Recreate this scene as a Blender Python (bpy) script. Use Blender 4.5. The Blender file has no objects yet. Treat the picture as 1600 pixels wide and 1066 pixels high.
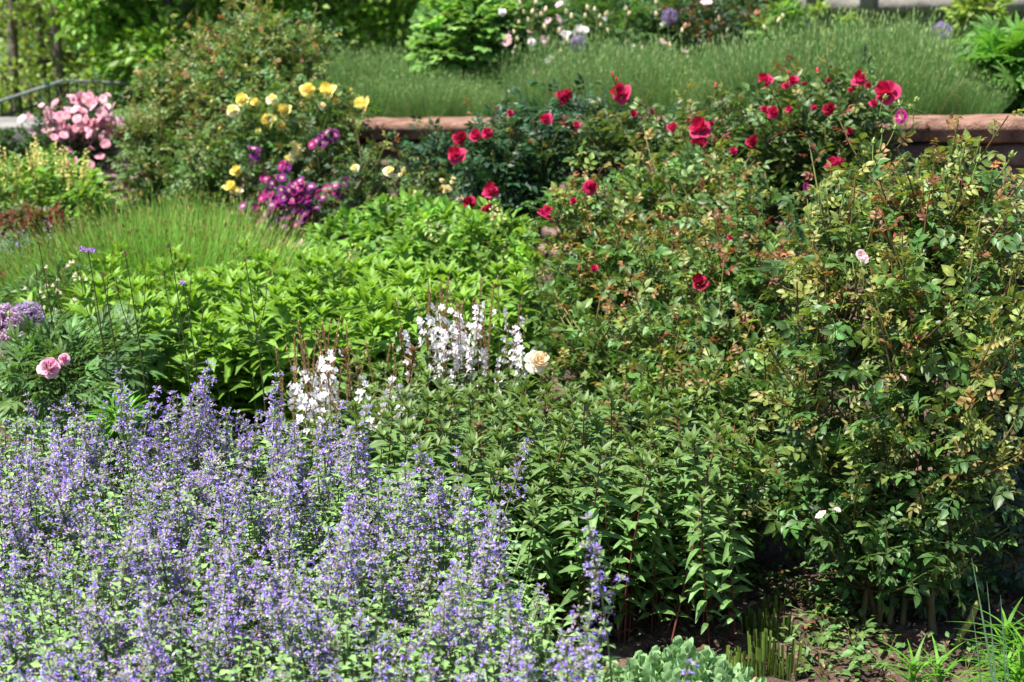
import bpy, math, numpy as np
rng = np.random.default_rng(11)
R = math.radians
sc = bpy.context.scene
col = sc.collection
# ---------------------------------------------------------------- camera, light
PITCH = R(12.52); FPX = 3000.0; CZ = 1.7
cam_d = bpy.data.cameras.new('camera'); cam = bpy.data.objects.new('camera', cam_d); col.objects.link(cam)
cam.location = (0, 0, CZ); cam.rotation_euler = (R(90) - PITCH, 0, 0)
cam_d.sensor_width = 36; cam_d.lens = 36 * FPX / 1600; cam_d.clip_start = .05; cam_d.clip_end = 500
cam_d.dof.use_dof = True; cam_d.dof.focus_distance = 4.35; cam_d.dof.aperture_fstop = 6.3
sc.camera = cam
w = bpy.data.worlds.new('World'); sc.world = w; w.use_nodes = True
SUN_EL, SUN_AZ = R(65), R(-122)          # azimuth measured from +Y (away from camera) towards +X
nt = w.node_tree; sky = nt.nodes.new('ShaderNodeTexSky'); sky.sky_type = 'NISHITA'; sky.sun_disc = False
sky.sun_elevation = SUN_EL; sky.sun_rotation = SUN_AZ; sky.air_density = 1.0; sky.dust_density = 0.6
nt.links.new(sky.outputs[0], nt.nodes['Background'].inputs[0]); nt.nodes['Background'].inputs[1].default_value = 0.075
sl = bpy.data.lights.new('sun', 'SUN'); so = bpy.data.objects.new('sun', sl); col.objects.link(so)
sl.energy = 5.0; sl.angle = R(.55); sl.color = (1, .955, .88)
so.rotation_euler = (R(90) - SUN_EL, 0, math.pi - SUN_AZ)   # lamp looks along -Z
so.rotation_euler = (-(math.pi/2 - SUN_EL), 0, -SUN_AZ)
sc.view_settings.view_transform = 'Standard'; sc.view_settings.look = 'None'
sc.view_settings.exposure = 1.27; sc.view_settings.gamma = 1
sc.render.engine = 'CYCLES'; cy = sc.cycles
cy.max_bounces = 7; cy.diffuse_bounces = 4; cy.glossy_bounces = 2; cy.transmission_bounces = 4
cy.transparent_max_bounces = 4; cy.use_denoising = True; cy.sample_clamp_indirect = 6
sc.render.use_persistent_data = False

# ---------------------------------------------------------------- helpers: pixels of the photograph -> places
def P(px, py, D):
    dx, dy = (px - 800) / FPX, (533 - py) / FPX
    v = np.array([dx, math.cos(PITCH) + dy * math.sin(PITCH), -math.sin(PITCH) + dy * math.cos(PITCH)])
    return v * (D / v[1]) + np.array([0, 0, CZ])
def XD(px, D):                        # x at depth D for column px (mid-height)
    return (px - 800) / FPX * D * 1.0
def G(px, py, z=0.):
    p = P(px, py, 1.0) - np.array([0, 0, CZ]); s = (z - CZ) / p[2]
    return p * s + np.array([0, 0, CZ])
def nrm(a): return a / np.maximum(np.linalg.norm(a, axis=-1, keepdims=True), 1e-9)
def U(a=0., b=1., n=None): return rng.uniform(a, b, n)

class Geo:
    def __init__(s): s.v = []; s.q = []; s.uv = []; s.c = []; s.n = 0
    def add(s, v, q, uv=None, c=None):
        v = np.asarray(v, float).reshape(-1, 3); q = np.asarray(q, int).reshape(-1, 4)
        s.v.append(v); s.q.append(q + s.n)
        s.uv.append(np.zeros((len(v), 2)) if uv is None else np.asarray(uv, float))
        c = np.ones(3) if c is None else np.asarray(c, float)
        s.c.append(np.broadcast_to(c, (len(v), 3)).copy()); s.n += len(v)
        return s
    def fin(s):
        if len(s.v) > 1: s.v = [np.concatenate(s.v)]; s.q = [np.concatenate(s.q)]; s.uv = [np.concatenate(s.uv)]; s.c = [np.concatenate(s.c)]
        return s
    def inst(s, t, Rm, T, S, c):
        t.fin(); V = t.v[0]; n = len(T); k = len(V)
        if n == 0: return s
        S = np.broadcast_to(np.asarray(S, float).reshape(-1, 1) if np.ndim(S) < 2 else S, (n, 3) if np.ndim(S) == 2 else (n, 1))
        vv = V[None] * S[:, None, :]
        vv = np.einsum('nij,nvj->nvi', Rm, vv) + T[:, None, :]
        q = t.q[0][None] + (np.arange(n) * k)[:, None, None]
        c = np.broadcast_to(np.asarray(c, float), (n, 3))
        s.v.append(vv.reshape(-1, 3)); s.q.append(q.reshape(-1, 4) + s.n)
        s.uv.append(np.tile(t.uv[0], (n, 1))); s.c.append((t.c[0][None] * c[:, None, :]).reshape(-1, 3)); s.n += n * k
        return s
    def geo(s, g, off=(0, 0, 0)):
        g.fin()
        if g.n: s.add(g.v[0] + np.asarray(off), g.q[0], g.uv[0], None); s.c[-1] = g.c[0].copy()
        return s
    def shift(s, off): s.fin(); s.v[0] = s.v[0] + np.asarray(off); return s

def mesh(name, g, mat, smooth=True):
    g.fin(); me = bpy.data.meshes.new(name)
    v, q = g.v[0], g.q[0]
    me.vertices.add(len(v)); me.vertices.foreach_set('co', v.astype(np.float32).ravel())
    me.loops.add(len(q) * 4); me.loops.foreach_set('vertex_index', q.astype(np.int32).ravel())
    me.polygons.add(len(q)); me.polygons.foreach_set('loop_start', np.arange(0, len(q) * 4, 4, dtype=np.int32))
    if smooth: me.polygons.foreach_set('use_smooth', np.ones(len(q), bool))
    a = me.attributes.new('tint', 'FLOAT_COLOR', 'POINT')
    a.data.foreach_set('color', np.hstack([g.c[0], np.ones((len(v), 1))]).astype(np.float32).ravel())
    a = me.attributes.new('luv', 'FLOAT_VECTOR', 'POINT')
    a.data.foreach_set('vector', np.hstack([g.uv[0], np.zeros((len(v), 1))]).astype(np.float32).ravel())
    me.update(calc_edges=True); me.materials.append(mat)
    return me
def obj(name, me, parent=None, loc=(0, 0, 0), rot=(0, 0, 0), scale=1.0):
    o = bpy.data.objects.new(name, me); col.objects.link(o)
    o.location = loc; o.rotation_euler = rot; o.scale = (scale,) * 3 if np.ndim(scale) == 0 else scale
    if parent: o.parent = parent
    return o
def tag(o, label=None, cat=None, group=None, kind=None):
    if label: o['label'] = label
    if cat: o['category'] = cat
    if group: o['group'] = group
    if kind: o['kind'] = kind
    return o
def thing(name, label, cat, loc, group=None, rz=0, scale=1.0):
    return tag(obj(name, None, None, tuple(loc), (0, 0, rz), scale), label, cat, group)

# ---------------------------------------------------------------- materials
def newmat(name):
    m = bpy.data.materials.new(name); m.use_nodes = True; t = m.node_tree; t.nodes.clear()
    return m, t, t.nodes.new, t.links.new
def leafmat(name, rough=.42, trans=.3, spec=.5, rib=.25, edge=0., back=1.25, tcol=(1.25, 1.15, .55), var=.3, vscale=60):
    m, t, N, L = newmat(name)
    out = N('ShaderNodeOutputMaterial'); pb = N('ShaderNodeBsdfPrincipled'); tr = N('ShaderNodeBsdfTranslucent'); mx = N('ShaderNodeMixShader')
    at = N('ShaderNodeAttribute'); at.attribute_name = 'tint'
    lu = N('ShaderNodeAttribute'); lu.attribute_name = 'luv'; sp = N('ShaderNodeSeparateXYZ'); L(lu.outputs['Vector'], sp.inputs[0])
    geo = N('ShaderNodeNewGeometry'); no = N('ShaderNodeTexNoise'); no.inputs['Scale'].default_value = vscale; no.inputs['Detail'].default_value = 2
    tc = N('ShaderNodeTexCoord'); L(tc.outputs['Object'], no.inputs['Vector'])
    mr = N('ShaderNodeMapRange'); mr.inputs[1].default_value = .3; mr.inputs[2].default_value = .7; mr.inputs[3].default_value = 1 - var; mr.inputs[4].default_value = 1 + var
    L(no.outputs[0], mr.inputs[0])
    # rib: |v| small -> lighter ; edge: |v| near 1 -> paler
    ab = N('ShaderNodeMath'); ab.operation = 'ABSOLUTE'; L(sp.outputs[1], ab.inputs[0])
    r1 = N('ShaderNodeMapRange'); r1.inputs[1].default_value = .02; r1.inputs[2].default_value = .16; r1.inputs[3].default_value = 1 + rib * 2; r1.inputs[4].default_value = 1; L(ab.outputs[0], r1.inputs[0])
    r2 = N('ShaderNodeMapRange'); r2.inputs[1].default_value = .72; r2.inputs[2].default_value = 1.0; r2.inputs[3].default_value = 1; r2.inputs[4].default_value = 1 + edge; L(ab.outputs[0], r2.inputs[0])
    r3 = N('ShaderNodeMath'); r3.operation = 'MULTIPLY_ADD'; L(geo.outputs['Backfacing'], r3.inputs[0]); r3.inputs[1].default_value = back - 1; r3.inputs[2].default_value = 1
    a = N('ShaderNodeMath'); a.operation = 'MULTIPLY'; L(mr.outputs[0], a.inputs[0]); L(r1.outputs[0], a.inputs[1])
    b = N('ShaderNodeMath'); b.operation = 'MULTIPLY'; L(a.outputs[0], b.inputs[0]); L(r2.outputs[0], b.inputs[1])
    c = N('ShaderNodeMath'); c.operation = 'MULTIPLY'; L(b.outputs[0], c.inputs[0]); L(r3.outputs[0], c.inputs[1])
    vm = N('ShaderNodeVectorMath'); vm.operation = 'SCALE'; L(at.outputs['Color'], vm.inputs[0]); L(c.outputs[0], vm.inputs['Scale'])
    vt = N('ShaderNodeVectorMath'); vt.operation = 'MULTIPLY'; L(vm.outputs[0], vt.inputs[0]); vt.inputs[1].default_value = tcol
    L(vm.outputs[0], pb.inputs['Base Color']); L(vt.outputs[0], tr.inputs['Color'])
    rr = N('ShaderNodeMapRange'); rr.inputs[3].default_value = rough - .08; rr.inputs[4].default_value = rough + .14; L(no.outputs[0], rr.inputs[0]); L(rr.outputs[0], pb.inputs['Roughness'])
    pb.inputs['Specular IOR Level'].default_value = spec
    mx.inputs[0].default_value = trans; L(pb.outputs[0], mx.inputs[1]); L(tr.outputs[0], mx.inputs[2]); L(mx.outputs[0], out.inputs['Surface'])
    return m
M = {
 'rose': leafmat('rose_leaf', .42, .30, .38),
 'soft': leafmat('soft_leaf', .5, .38, .35),
 'herb': leafmat('herb_leaf', .46, .32, .35),
 'grey': leafmat('grey_leaf', .65, .25, .2),
 'blade': leafmat('blade_leaf', .45, .35, .3, rib=0),
 'sedum': leafmat('succulent_leaf', .55, .12, .3, rib=.0, edge=.6, back=1.0),
 'petal': leafmat('petal', .6, .38, .15, rib=0, back=1.05, tcol=(1.1, 1.0, 1.0), var=.12),
 'wood': leafmat('stem', .6, .0, .3, rib=0, back=1.0, var=.35, vscale=40),
 'far': leafmat('far_leaf', .45, .35, .4, rib=0),
}
def noisemat(name, c1, c2, scale=6, rough=.9, bump=.4, detail=8, c3=None, bscale=None, bdist=.02, spec=.3):
    m, t, N, L = newmat(name)
    out = N('ShaderNodeOutputMaterial'); pb = N('ShaderNodeBsdfPrincipled'); no = N('ShaderNodeTexNoise'); cr = N('ShaderNodeValToRGB')
    tc = N('ShaderNodeTexCoord'); L(tc.outputs['Object'], no.inputs['Vector']); no.inputs['Scale'].default_value = scale; no.inputs['Detail'].default_value = detail; no.inputs['Roughness'].default_value = .65
    e = cr.color_ramp.elements; e[0].position = .32; e[0].color = (*c1, 1); e[1].position = .68; e[1].color = (*c2, 1)
    if c3: x = e.new(.5); x.color = (*c3, 1)
    L(no.outputs[0], cr.inputs[0]); L(cr.outputs[0], pb.inputs['Base Color'])
    n2 = N('ShaderNodeTexNoise'); L(tc.outputs['Object'], n2.inputs['Vector']); n2.inputs['Scale'].default_value = bscale or scale * 4; n2.inputs['Detail'].default_value = 6
    bp = N('ShaderNodeBump'); bp.inputs['Strength'].default_value = bump; bp.inputs['Distance'].default_value = bdist; L(n2.outputs[0], bp.inputs['Height']); L(bp.outputs[0], pb.inputs['Normal'])
    pb.inputs['Roughness'].default_value = rough; pb.inputs['Specular IOR Level'].default_value = spec; L(pb.outputs[0], out.inputs['Surface'])
    return m
M['soil'] = noisemat('soil', (.03, .02, .015), (.17, .115, .085), 9, .95, .9, c3=(.085, .055, .04), bscale=70)
M['turf'] = noisemat('turf', (.035, .075, .018), (.09, .15, .035), 5, .9, .5)
M['coping'] = noisemat('sandstone', (.10, .055, .042), (.44, .26, .19), 9, .95, 1.0, c3=(.29, .16, .115), bscale=120, bdist=.02)
M['rubble'] = noisemat('rubble_stone', (.09, .06, .055), (.27, .20, .18), 2.2, .95, .9, c3=(.16, .10, .09), bscale=30, bdist=.03)
M['greystone'] = noisemat('grey_stone', (.12, .115, .105), (.26, .245, .23), 3, .9, .5)
M['timber'] = noisemat('weathered_timber', (.09, .08, .07), (.23, .21, .19), 6, .85, .5)
M['bark'] = noisemat('bark', (.06, .045, .035), (.22, .18, .15), 12, .9, .8)
M['iron'] = noisemat('black_iron', (.02, .02, .022), (.04, .04, .042), 12, .5, .1)
M['steel'] = noisemat('grey_steel', (.14, .145, .155), (.24, .25, .26), 12, .35, .1, spec=.6)

# ---------------------------------------------------------------- templates
def frames(d, n):
    y = nrm(d); x = np.cross(y, n); x = nrm(x + 1e-6); z = np.cross(x, y)
    return np.stack([x, y, z], axis=-1)
def leaf(W=.5, seg=4, fold=.25, droop=.25, peak=.4, tipw=.02, base=.0, wave=0.):
    t = np.linspace(0, 1, seg + 1); g = Geo(); v = []; uv = []
    for i, a in enumerate(t):
        if a < peak: ww = math.sin(a / peak * math.pi / 2) ** .8
        else: ww = math.cos((a - peak) / (1 - peak) * math.pi / 2) ** .9 if a < 1 else 0
        ww = max(ww, tipw) * W / 2 if a > 0 else max(base, .03) * W / 2
        z = -droop * a * a + .15 * droop * a
        wv = wave * math.sin(i * 2.4)
        v += [(-ww, a, z + fold * ww * 1.2 + wv * ww), (0, a, z), (ww, a, z + fold * ww * 1.2 - wv * ww)]
        uv += [(a, -1), (a, 0), (a, 1)]
    q = []
    for i in range(seg):
        b = i * 3; q += [(b, b + 1, b + 4, b + 3), (b + 1, b + 2, b + 5, b + 4)]
    return g.add(v, q, uv)
def tube(g, pts, rad, c, sides=5):
    pts = np.asarray(pts, float); n = len(pts); rad = np.broadcast_to(rad, (n,)) if np.ndim(rad) else np.full(n, rad)
    tg = nrm(np.gradient(pts, axis=0)); ref = np.array([.31, .2, .93]) if abs(tg[0][2]) < .9 else np.array([1., 0, 0])
    x = nrm(np.cross(tg, ref)); y = np.cross(tg, x); a = np.arange(sides) * 2 * math.pi / sides
    v = pts[:, None] + rad[:, None, None] * (np.cos(a)[None, :, None] * x[:, None] + np.sin(a)[None, :, None] * y[:, None])
    i = np.arange(n - 1)[:, None] * sides; j = np.arange(sides)[None]; k = (j + 1) % sides
    q = np.stack([i + j, i + k, i + sides + k, i + sides + j], -1)
    c = np.asarray(c, float)
    cc = c if c.ndim == 1 else np.repeat(c, sides, axis=0)
    return g.add(v.reshape(-1, 3), q.reshape(-1, 4), np.full((n * sides, 2), .5), cc)
def bez(a, b, c, n=6):
    t = np.linspace(0, 1, n)[:, None]; return (1 - t) ** 2 * a + 2 * t * (1 - t) * b + t * t * c
def lathe(prof, sides=8, c=(1, 1, 1)):
    g = Geo(); n = len(prof); a = np.arange(sides) * 2 * math.pi / sides
    v = np.array([[(r * math.cos(x), r * math.sin(x), z) for x in a] for r, z in prof])
    i = np.arange(n - 1)[:, None] * sides; j = np.arange(sides)[None]; k = (j + 1) % sides
    return g.add(v.reshape(-1, 3), np.stack([i + j, i + k, i + sides + k, i + sides + j], -1).reshape(-1, 4), np.full((n * sides, 2), .5), c)
def rz(a):
    c, s = math.cos(a), math.sin(a); return np.array([[c, -s, 0], [s, c, 0], [0, 0, 1]])
def box(g, a, b, c=(1, 1, 1)):
    a, b = np.minimum(a, b), np.maximum(a, b)
    v = np.array([(x, y, z) for x in (a[0], b[0]) for y in (a[1], b[1]) for z in (a[2], b[2])])
    return g.add(v, [(0, 1, 3, 2), (4, 6, 7, 5), (0, 4, 5, 1), (2, 3, 7, 6), (0, 2, 6, 4), (1, 5, 7, 3)], None, c)

def compound(seed, L=1.0, n=5, W=.62, seg=3):           # rose leaf, length 1 along y
    r = np.random.default_rng(seed); g = Geo()
    tube(g, [(0, 0, 0), (0, .35, .03), (0, .62, 0)], .012, (1.1, 1.0, .9), 3)
    lf = leaf(W, seg, .3, .3, .42)
    spec = [(0, .60, 0, .42)] + [(s, .48, s * 62, .36) for s in (-1, 1)] + ([(s, .24, s * 68, .29) for s in (-1, 1)] if n > 4 else [])
    for s, y, ang, sz in spec:
        a = R(ang + r.uniform(-10, 10)); d = np.array([[math.sin(a), math.cos(a), r.uniform(-.35, .25)]])
        nn = np.array([[r.uniform(-.35, .35), r.uniform(-.3, .3), 1]])
        g.inst(lf, frames(d, nn), np.array([[s * .02, y, .0]]), sz * r.uniform(.9, 1.1), (1, 1, 1))
    return g.fin()
COMP = [compound(i) for i in range(6)]
COMPF = [compound(i, seg=2) for i in range(20, 24)]
def jit(c, n, s=.18, hue=.08):
    c = np.broadcast_to(np.asarray(c, float), (n, 3)); k = rng.normal(1, s, (n, 1)).clip(.45, 1.7); h = rng.normal(1, hue, (n, 3))
    return (c * k * h).clip(.004, .95)

def leaf_spray(g, pts, tips, lsize, spacing, palette, far=False, young=0.2, upward=.45, t0=.25):
    """compound leaves up one shoot; the last few are the young tinted ones"""
    d = np.diff(pts, axis=0); sl = np.linalg.norm(d, axis=1); tot = sl.sum(); n = max(2, int(tot * (1 - t0) / spacing))
    t = np.linspace(t0, 1, n); cum = np.concatenate([[0], np.cumsum(sl)]) / max(tot, 1e-6)
    pos = np.stack([np.interp(t, cum, pts[:, k]) for k in range(3)], -1)
    tg = nrm(pts[-1] - pts[0] + 1e-6); ph = U(0, 6.28) + np.arange(n) * 2.4
    side = nrm(np.cross(tg, [0.13, .2, .97]) + 1e-6); s2 = np.cross(tg, side)
    out = np.cos(ph)[:, None] * side + np.sin(ph)[:, None] * s2
    dr = nrm(out + tg * .35 + np.array([0, 0, upward]) + rng.normal(0, .2, (n, 3)))
    up = nrm(np.array([0, 0, 1.]) + rng.normal(0, .38, (n, 3)) + out * .2)
    yg = (t > 1 - young * 1.2) * tips
    mature, mid, yc = palette
    c = jit(mature, n, .22) ; cm = jit(mid, n, .2); cy_ = jit(yc[rng.integers(len(yc))], n, .2)
    k1 = np.clip((t - .05) / .5, 0, 1)[:, None] * tips * U(.45, 1, (n, 1)); c = c * (1 - k1) + cm * k1
    k2 = (yg * 1.0)[:, None]; c = c * (1 - k2) + cy_ * k2
    sz = lsize * U(.75, 1.2, n) * np.where(yg > 0, .62, 1.0)
    T = COMPF if far else COMP; pick = rng.integers(len(T), size=n)
    for i in range(len(T)):
        m = pick == i
        if m.any(): g.inst(T[i], frames(dr[m], up[m]), pos[m], sz[m], c[m])

def ell_world(e):
    px, py, D, rx, ry = e[:5]; rd = e[5] if len(e) > 5 else .35
    c = P(px, py, D); k = D / FPX * 1.02
    return c, np.array([rx * k, rd, ry * k])

def petals(rings, jitter=.1, seg=4, rgba=None):
    """rings: (count, R, H, halfangle, curl, phase, colour)"""
    g = Geo()
    for (n, Rr, H, ha, curl, ph, c) in rings:
        for i in range(n):
            f0 = ph + i * 2 * math.pi / n + U(-jitter, jitter); RR = Rr * U(.88, 1.1); HH = H * U(.85, 1.15); v = []; uv = []; cu = curl * U(.7, 1.3); tw = U(-.15, .15)
            for a in np.linspace(0, 1, seg + 1):
                wd = ha * (math.sin(min(1, a * 1.25 + .12) * math.pi * .55)) * (1 if a < .9 else .8)
                for u in (-1, -.5, 0, .5, 1):
                    rad = RR * (a ** .75) * (1 - .10 * abs(u) * a) + .004; z = HH * a ** 1.15 - cu * a ** 5 + .035 * abs(u) * a + .02 * math.sin(u * 3 + i * 1.7) * a
                    f = f0 + u * wd + tw * a; rad2 = rad - (.06 * RR if abs(u) < .1 and a > .95 else 0)
                    v.append((rad2 * math.cos(f), rad2 * math.sin(f), z)); uv.append((a, u))
            q = []
            for s in range(seg):
                for k in range(4): b = s * 5 + k; q.append((b, b + 1, b + 6, b + 5))
            cc = np.asarray(c) * U(.85, 1.12)
            g.add(v, q, uv, cc.clip(0, .95))
    return g
def rose_rings(c, full=1., open_=1., inner=None):
    c = np.asarray(c); ci = np.asarray(inner) if inner is not None else c * .9
    o = open_ * .86
    return [(5, .56 * o, .20, .70, .16, 0, c), (5, .46 * o, .40, .66, .12, .6, c), (5, .36 * o, .52, .62, .07, .2, c * .97), (4, .25, .58, .7, .03, .9, ci), (4, .17, .60, .75, .01, .3, ci), (3, .08, .60, .9, 0, .1, ci)]
def flat_rings(c, n=5, c2=None, ctr=(.75, .55, .08)):
    c = np.asarray(c); c2 = c if c2 is None else np.asarray(c2)
    return [(n, .5, .12, .66, .06, 0, c), (n, .36, .13, .55, .02, .6, c * .95), (n, .2, .08, .6, 0, .3, c2), (6, .09, .09, .4, 0, 0, ctr)]
def stalk_geo(c, L=1.6, calyx=True, bend=.5):
    g = Geo(); pts = bez(np.array([0, 0, 0.02]), np.array([0, 0, -L * .5]), np.array([bend, .1, -L]), 6); tube(g, pts, .028, c, 5)
    if calyx:
        s = leaf(.35, 3, .2, .6, .3)
        for i in range(5):
            a = i * 1.2566; g.inst(s, frames(np.array([[math.cos(a), math.sin(a), .35]]), np.array([[0, 0, 1.]])), np.array([[0, 0, -.02]]), .34, c)
        g.geo(lathe([(.01, -.12), (.07, -.08), (.075, -.02), (.03, .03)], 6, c))
    return g
TP = {}
def tpl(key, rings, n=3, stalk=(.09, .16, .04), sL=1.6):
    TP[key] = [(mesh(key, petals(rings(), .16), M['petal']), mesh('stalk', stalk_geo(stalk, sL, True, U(-.6, .6)), M['herb'])) for _ in range(n)]
tpl('red_rose', lambda: rose_rings((.62, .036, .14), inner=(.46, .014, .06)), 4)
tpl('red_deep', lambda: rose_rings((.42, .016, .07), open_=.8, inner=(.28, .006, .03)), 3)
tpl('yellow_rose', lambda: rose_rings((.90, .80, .27), inner=(.90, .76, .18)), 4)
tpl('cream_rose', lambda: rose_rings((.90, .87, .58), inner=(.88, .80, .36)), 3)
tpl('pink_rose', lambda: flat_rings((.84, .42, .53), 6, (.86, .6, .65)), 4)
tpl('pale_pink', lambda: flat_rings((.86, .58, .66), 6, (.9, .8, .78)), 3)
tpl('purple_rose', lambda: flat_rings((.25, .03, .22), 6, (.8, .62, .72)), 3)
tpl('magenta_rose', lambda: flat_rings((.40, .02, .20), 6, (.72, .35, .5)), 2)
tpl('white_rose', lambda: rose_rings((.86, .82, .70), open_=.9, inner=(.84, .72, .5)), 1)
tpl('white_peony', lambda: rose_rings((.88, .86, .86)), 2)
tpl('pink_peony', lambda: rose_rings((.84, .46, .62)), 2)
def bud_tpl(key, tip, green=(.16, .26, .06), n=2, L=4.5):
    out = []
    for _ in range(n):
        g = lathe([(.02, -.5), (.36, -.36), (.44, -.1), (.30, 0.05)], 7, green); g.geo(lathe([(.34, -.02), (.36, .25), (.26, .6), (.10, .9), (.01, 1.0)], 7, tip))
        s = leaf(.3, 3, .2, -.2, .3)
        for i in range(5):
            a = i * 1.2566; g.inst(s, frames(np.array([[math.cos(a) * .35, math.sin(a) * .35, 1]]), np.array([[math.cos(a), math.sin(a), 0.]])), np.array([[math.cos(a) * .34, math.sin(a) * .34, -.1]]), U(.8, 1.1), green)
        tube(g, bez(np.array([0, 0, -.4]), np.array([0, 0, -2.]), np.array([U(-1, 1), .4, -L]), 6), .11, np.asarray(green) * np.array([1.1, .9, .8]), 4)
        out.append(mesh(key, g, M['herb']))
    TP[key] = out
bud_tpl('red_bud', (.55, .03, .07), (.17, .20, .05)); bud_tpl('green_bud', (.32, .38, .12), (.20, .30, .07)); bud_tpl('peony_bud', (.84, .70, .56), (.14, .22, .07), L=5)
bud_tpl('yellow_bud', (.85, .62, .1)); bud_tpl('pink_bud', (.75, .25, .3))

def add_bloom(root, base, key, px, py, size, D, name='bloom', face=None, stalk=True):
    p = P(px, py, D) - base; s = size * D / FPX * (1.08 if 'red' in key else 1.15)
    d = face if face is not None else nrm(np.array([U(-.9, .9), U(-1.0, .0), U(.15, 1.)]))
    Rm = frames(np.array([[0, 0, 1.]]) * 0 + np.array([[d[1], -d[0] + .01, .0]]), np.array([d]))[0]
    from mathutils import Matrix
    e = (Matrix(Rm.tolist()) @ Matrix.Rotation(U(0, 6.28), 3, 'Z')).to_euler()
    t = TP[key][rng.integers(len(TP[key]))]
    o = obj(name, t[0], root, tuple(p), e, s)
    if stalk: obj('stalk', t[1], o)
    return o
def add_bud(root, base, key, px, py, size, D):
    p = P(px, py, D) - base; return obj('bud', TP[key][rng.integers(len(TP[key]))], root, tuple(p), (U(-.35, .35), U(-.35, .35), U(0, 6.2)), size * D / FPX / 1.2)

CANE = (.10, .12, .035)
def rose_bush(name, label, cat, bpx, bD, ells, shoots, palette, lsize=.10, spacing=.032, young=.25, far=False, ncanes=7, crad=.008, group=None, fill=0, cane_c=CANE, tipfrac=.8, bz=0., blooms=(), buds=(), sprout=.18, mat='rose', spread=.12):
    base = np.array([(bpx - 800) / FPX * bD, bD, bz])
    root = thing(name, label, cat, base, group)
    W = [ell_world(e) for e in ells]; vol = np.array([r[0] * r[2] for _, r in W]); pr = vol / vol.sum()
    can = []
    for i in range(ncanes):
        c, r = W[i % len(W)]; d = nrm(rng.normal(0, 1, 3) * np.array([1, .8, .6])); tip = c + r * d * U(.2, .8) ; tip[2] = max(tip[2], bz + .1)
        st = base + np.array([U(-spread, spread), U(-.06, .06), -.02])
        mid = np.array([st[0] * .5 + tip[0] * .5 + U(-.07, .07), st[1] * .6 + tip[1] * .4, st[2] * .35 + tip[2] * .65])
        pts = bez(st, mid, tip, 9) + rng.normal(0, .006, (9, 3)); can.append(pts)
        g = Geo(); tube(g, pts - base, np.linspace(crad * U(.8, 1.3), crad * .4, 9), np.asarray(cane_c) * U(.8, 1.3), 6)
        obj('cane', mesh('cane', g, M['wood']), root)
    cp = np.concatenate([c[2:] for c in can]); zlo = min(max(c[2] - r[2], bz) for c, r in W); zhi = max(c[2] + r[2] for c, r in W)
    g = Geo()
    for k in range(shoots):
        i = rng.choice(len(W), p=pr); c, r = W[i]
        d = nrm(rng.normal(0, 1, 3)); d[1] -= .25; d = nrm(d); rad = U(.25, 1.0) ** .5
        tip = c + r * d * rad; tip[2] = max(tip[2], bz + .05); tip = tip + np.array([U(-.03, .03), 0, U(.03, .16)]) * (U() < sprout)
        q = tip - np.array([0, 0, U(.05, .2)]) * 1.0; j = np.argmin(((cp - q) ** 2 * np.array([1, 1, .7])).sum(1) + rng.uniform(0, .03, len(cp)))
        st = cp[j]; L_ = np.linalg.norm(tip - st)
        if L_ < .08: tip = st + np.array([U(-.08, .08), U(-.08, .02), U(.08, .16)])
        ctl = (st + tip) / 2 + np.array([U(-.04, .04), U(-.04, .04), -.12 * L_ - .02]) 
        pts = bez(st, ctl, tip, 7)
        top = np.clip(((tip[2] - zlo) / (zhi - zlo) - .30) / .35, 0, 1) * .75 + .25 * (rad > .8)
        tp = top * (U() < tipfrac)
        cc = np.linspace(0, 1, 7)[:, None]; cc = np.asarray(cane_c) * (1 - cc) + np.asarray(palette[2][rng.integers(len(palette[2]))]) * cc * .8 + np.asarray(cane_c) * cc * .2
        tube(g, pts, np.linspace(.0030, .0014, 7) * (1.3 if not far else 1.6), cc, 4)
        leaf_spray(g, pts, tp, lsize, spacing, palette, far, young, t0=max(.15, 1 - .38 / max(L_, .1)))
    if fill:
        for k, (c, r) in enumerate(W):
            n = int(fill * pr[k]); d = nrm(rng.normal(0, 1, (n, 3))); pos = c + d * r * (rng.uniform(.1, 1, (n, 1)) ** .45) * .93; pos[:, 2] = np.maximum(pos[:, 2], bz + .03)
            dr = nrm(rng.normal(0, 1, (n, 3)) * np.array([1, 1, .5]) + d * .5); up = nrm(np.array([0, 0, 1.]) + rng.normal(0, .5, (n, 3)))
            T = COMPF if far else COMP; pk = rng.integers(len(T), size=n); cl = jit(palette[0], n, .25)
            for i in range(len(T)):
                m = pk == i; g.inst(T[i], frames(dr[m], up[m]), pos[m], lsize * U(.8, 1.15, m.sum()), cl[m])
    g.shift(-base); obj('foliage', mesh('foliage', g, M[mat]), root)
    for b in blooms: add_bloom(root, base, *b)
    for b in buds: add_bud(root, base, *b)
    return root, base

# ---------------------------------------------------------------- setting: bed, wall line, terrace
WA, WB = P(1600, 187, 8.0), P(0, 192, 12.0)
def wallY(x): return WA[1] + (x - WA[0]) * (WB[1] - WA[1]) / (WB[0] - WA[0])
def wallZ(x): 
    x = np.clip(x, -4.2, 3.2); return WA[2] + (x - WA[0]) * (WB[2] - WA[2]) / (WB[0] - WA[0])
def sheet(name, xs, ys, zf, mat, kind='structure', shift=None):
    X, Y = np.meshgrid(xs, ys)
    if shift is not None: Y = Y + shift(X)
    Z = zf(X, Y); nx, ny = len(xs), len(ys); i = np.arange(ny - 1)[:, None] * nx; j = np.arange(nx - 1)[None]
    g = Geo().add(np.stack([X, Y, Z], -1).reshape(-1, 3), np.stack([i + j, i + j + 1, i + nx + j + 1, i + nx + j], -1).reshape(-1, 4))
    return tag(obj(name, mesh(name, g, mat)), kind=kind)
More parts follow.
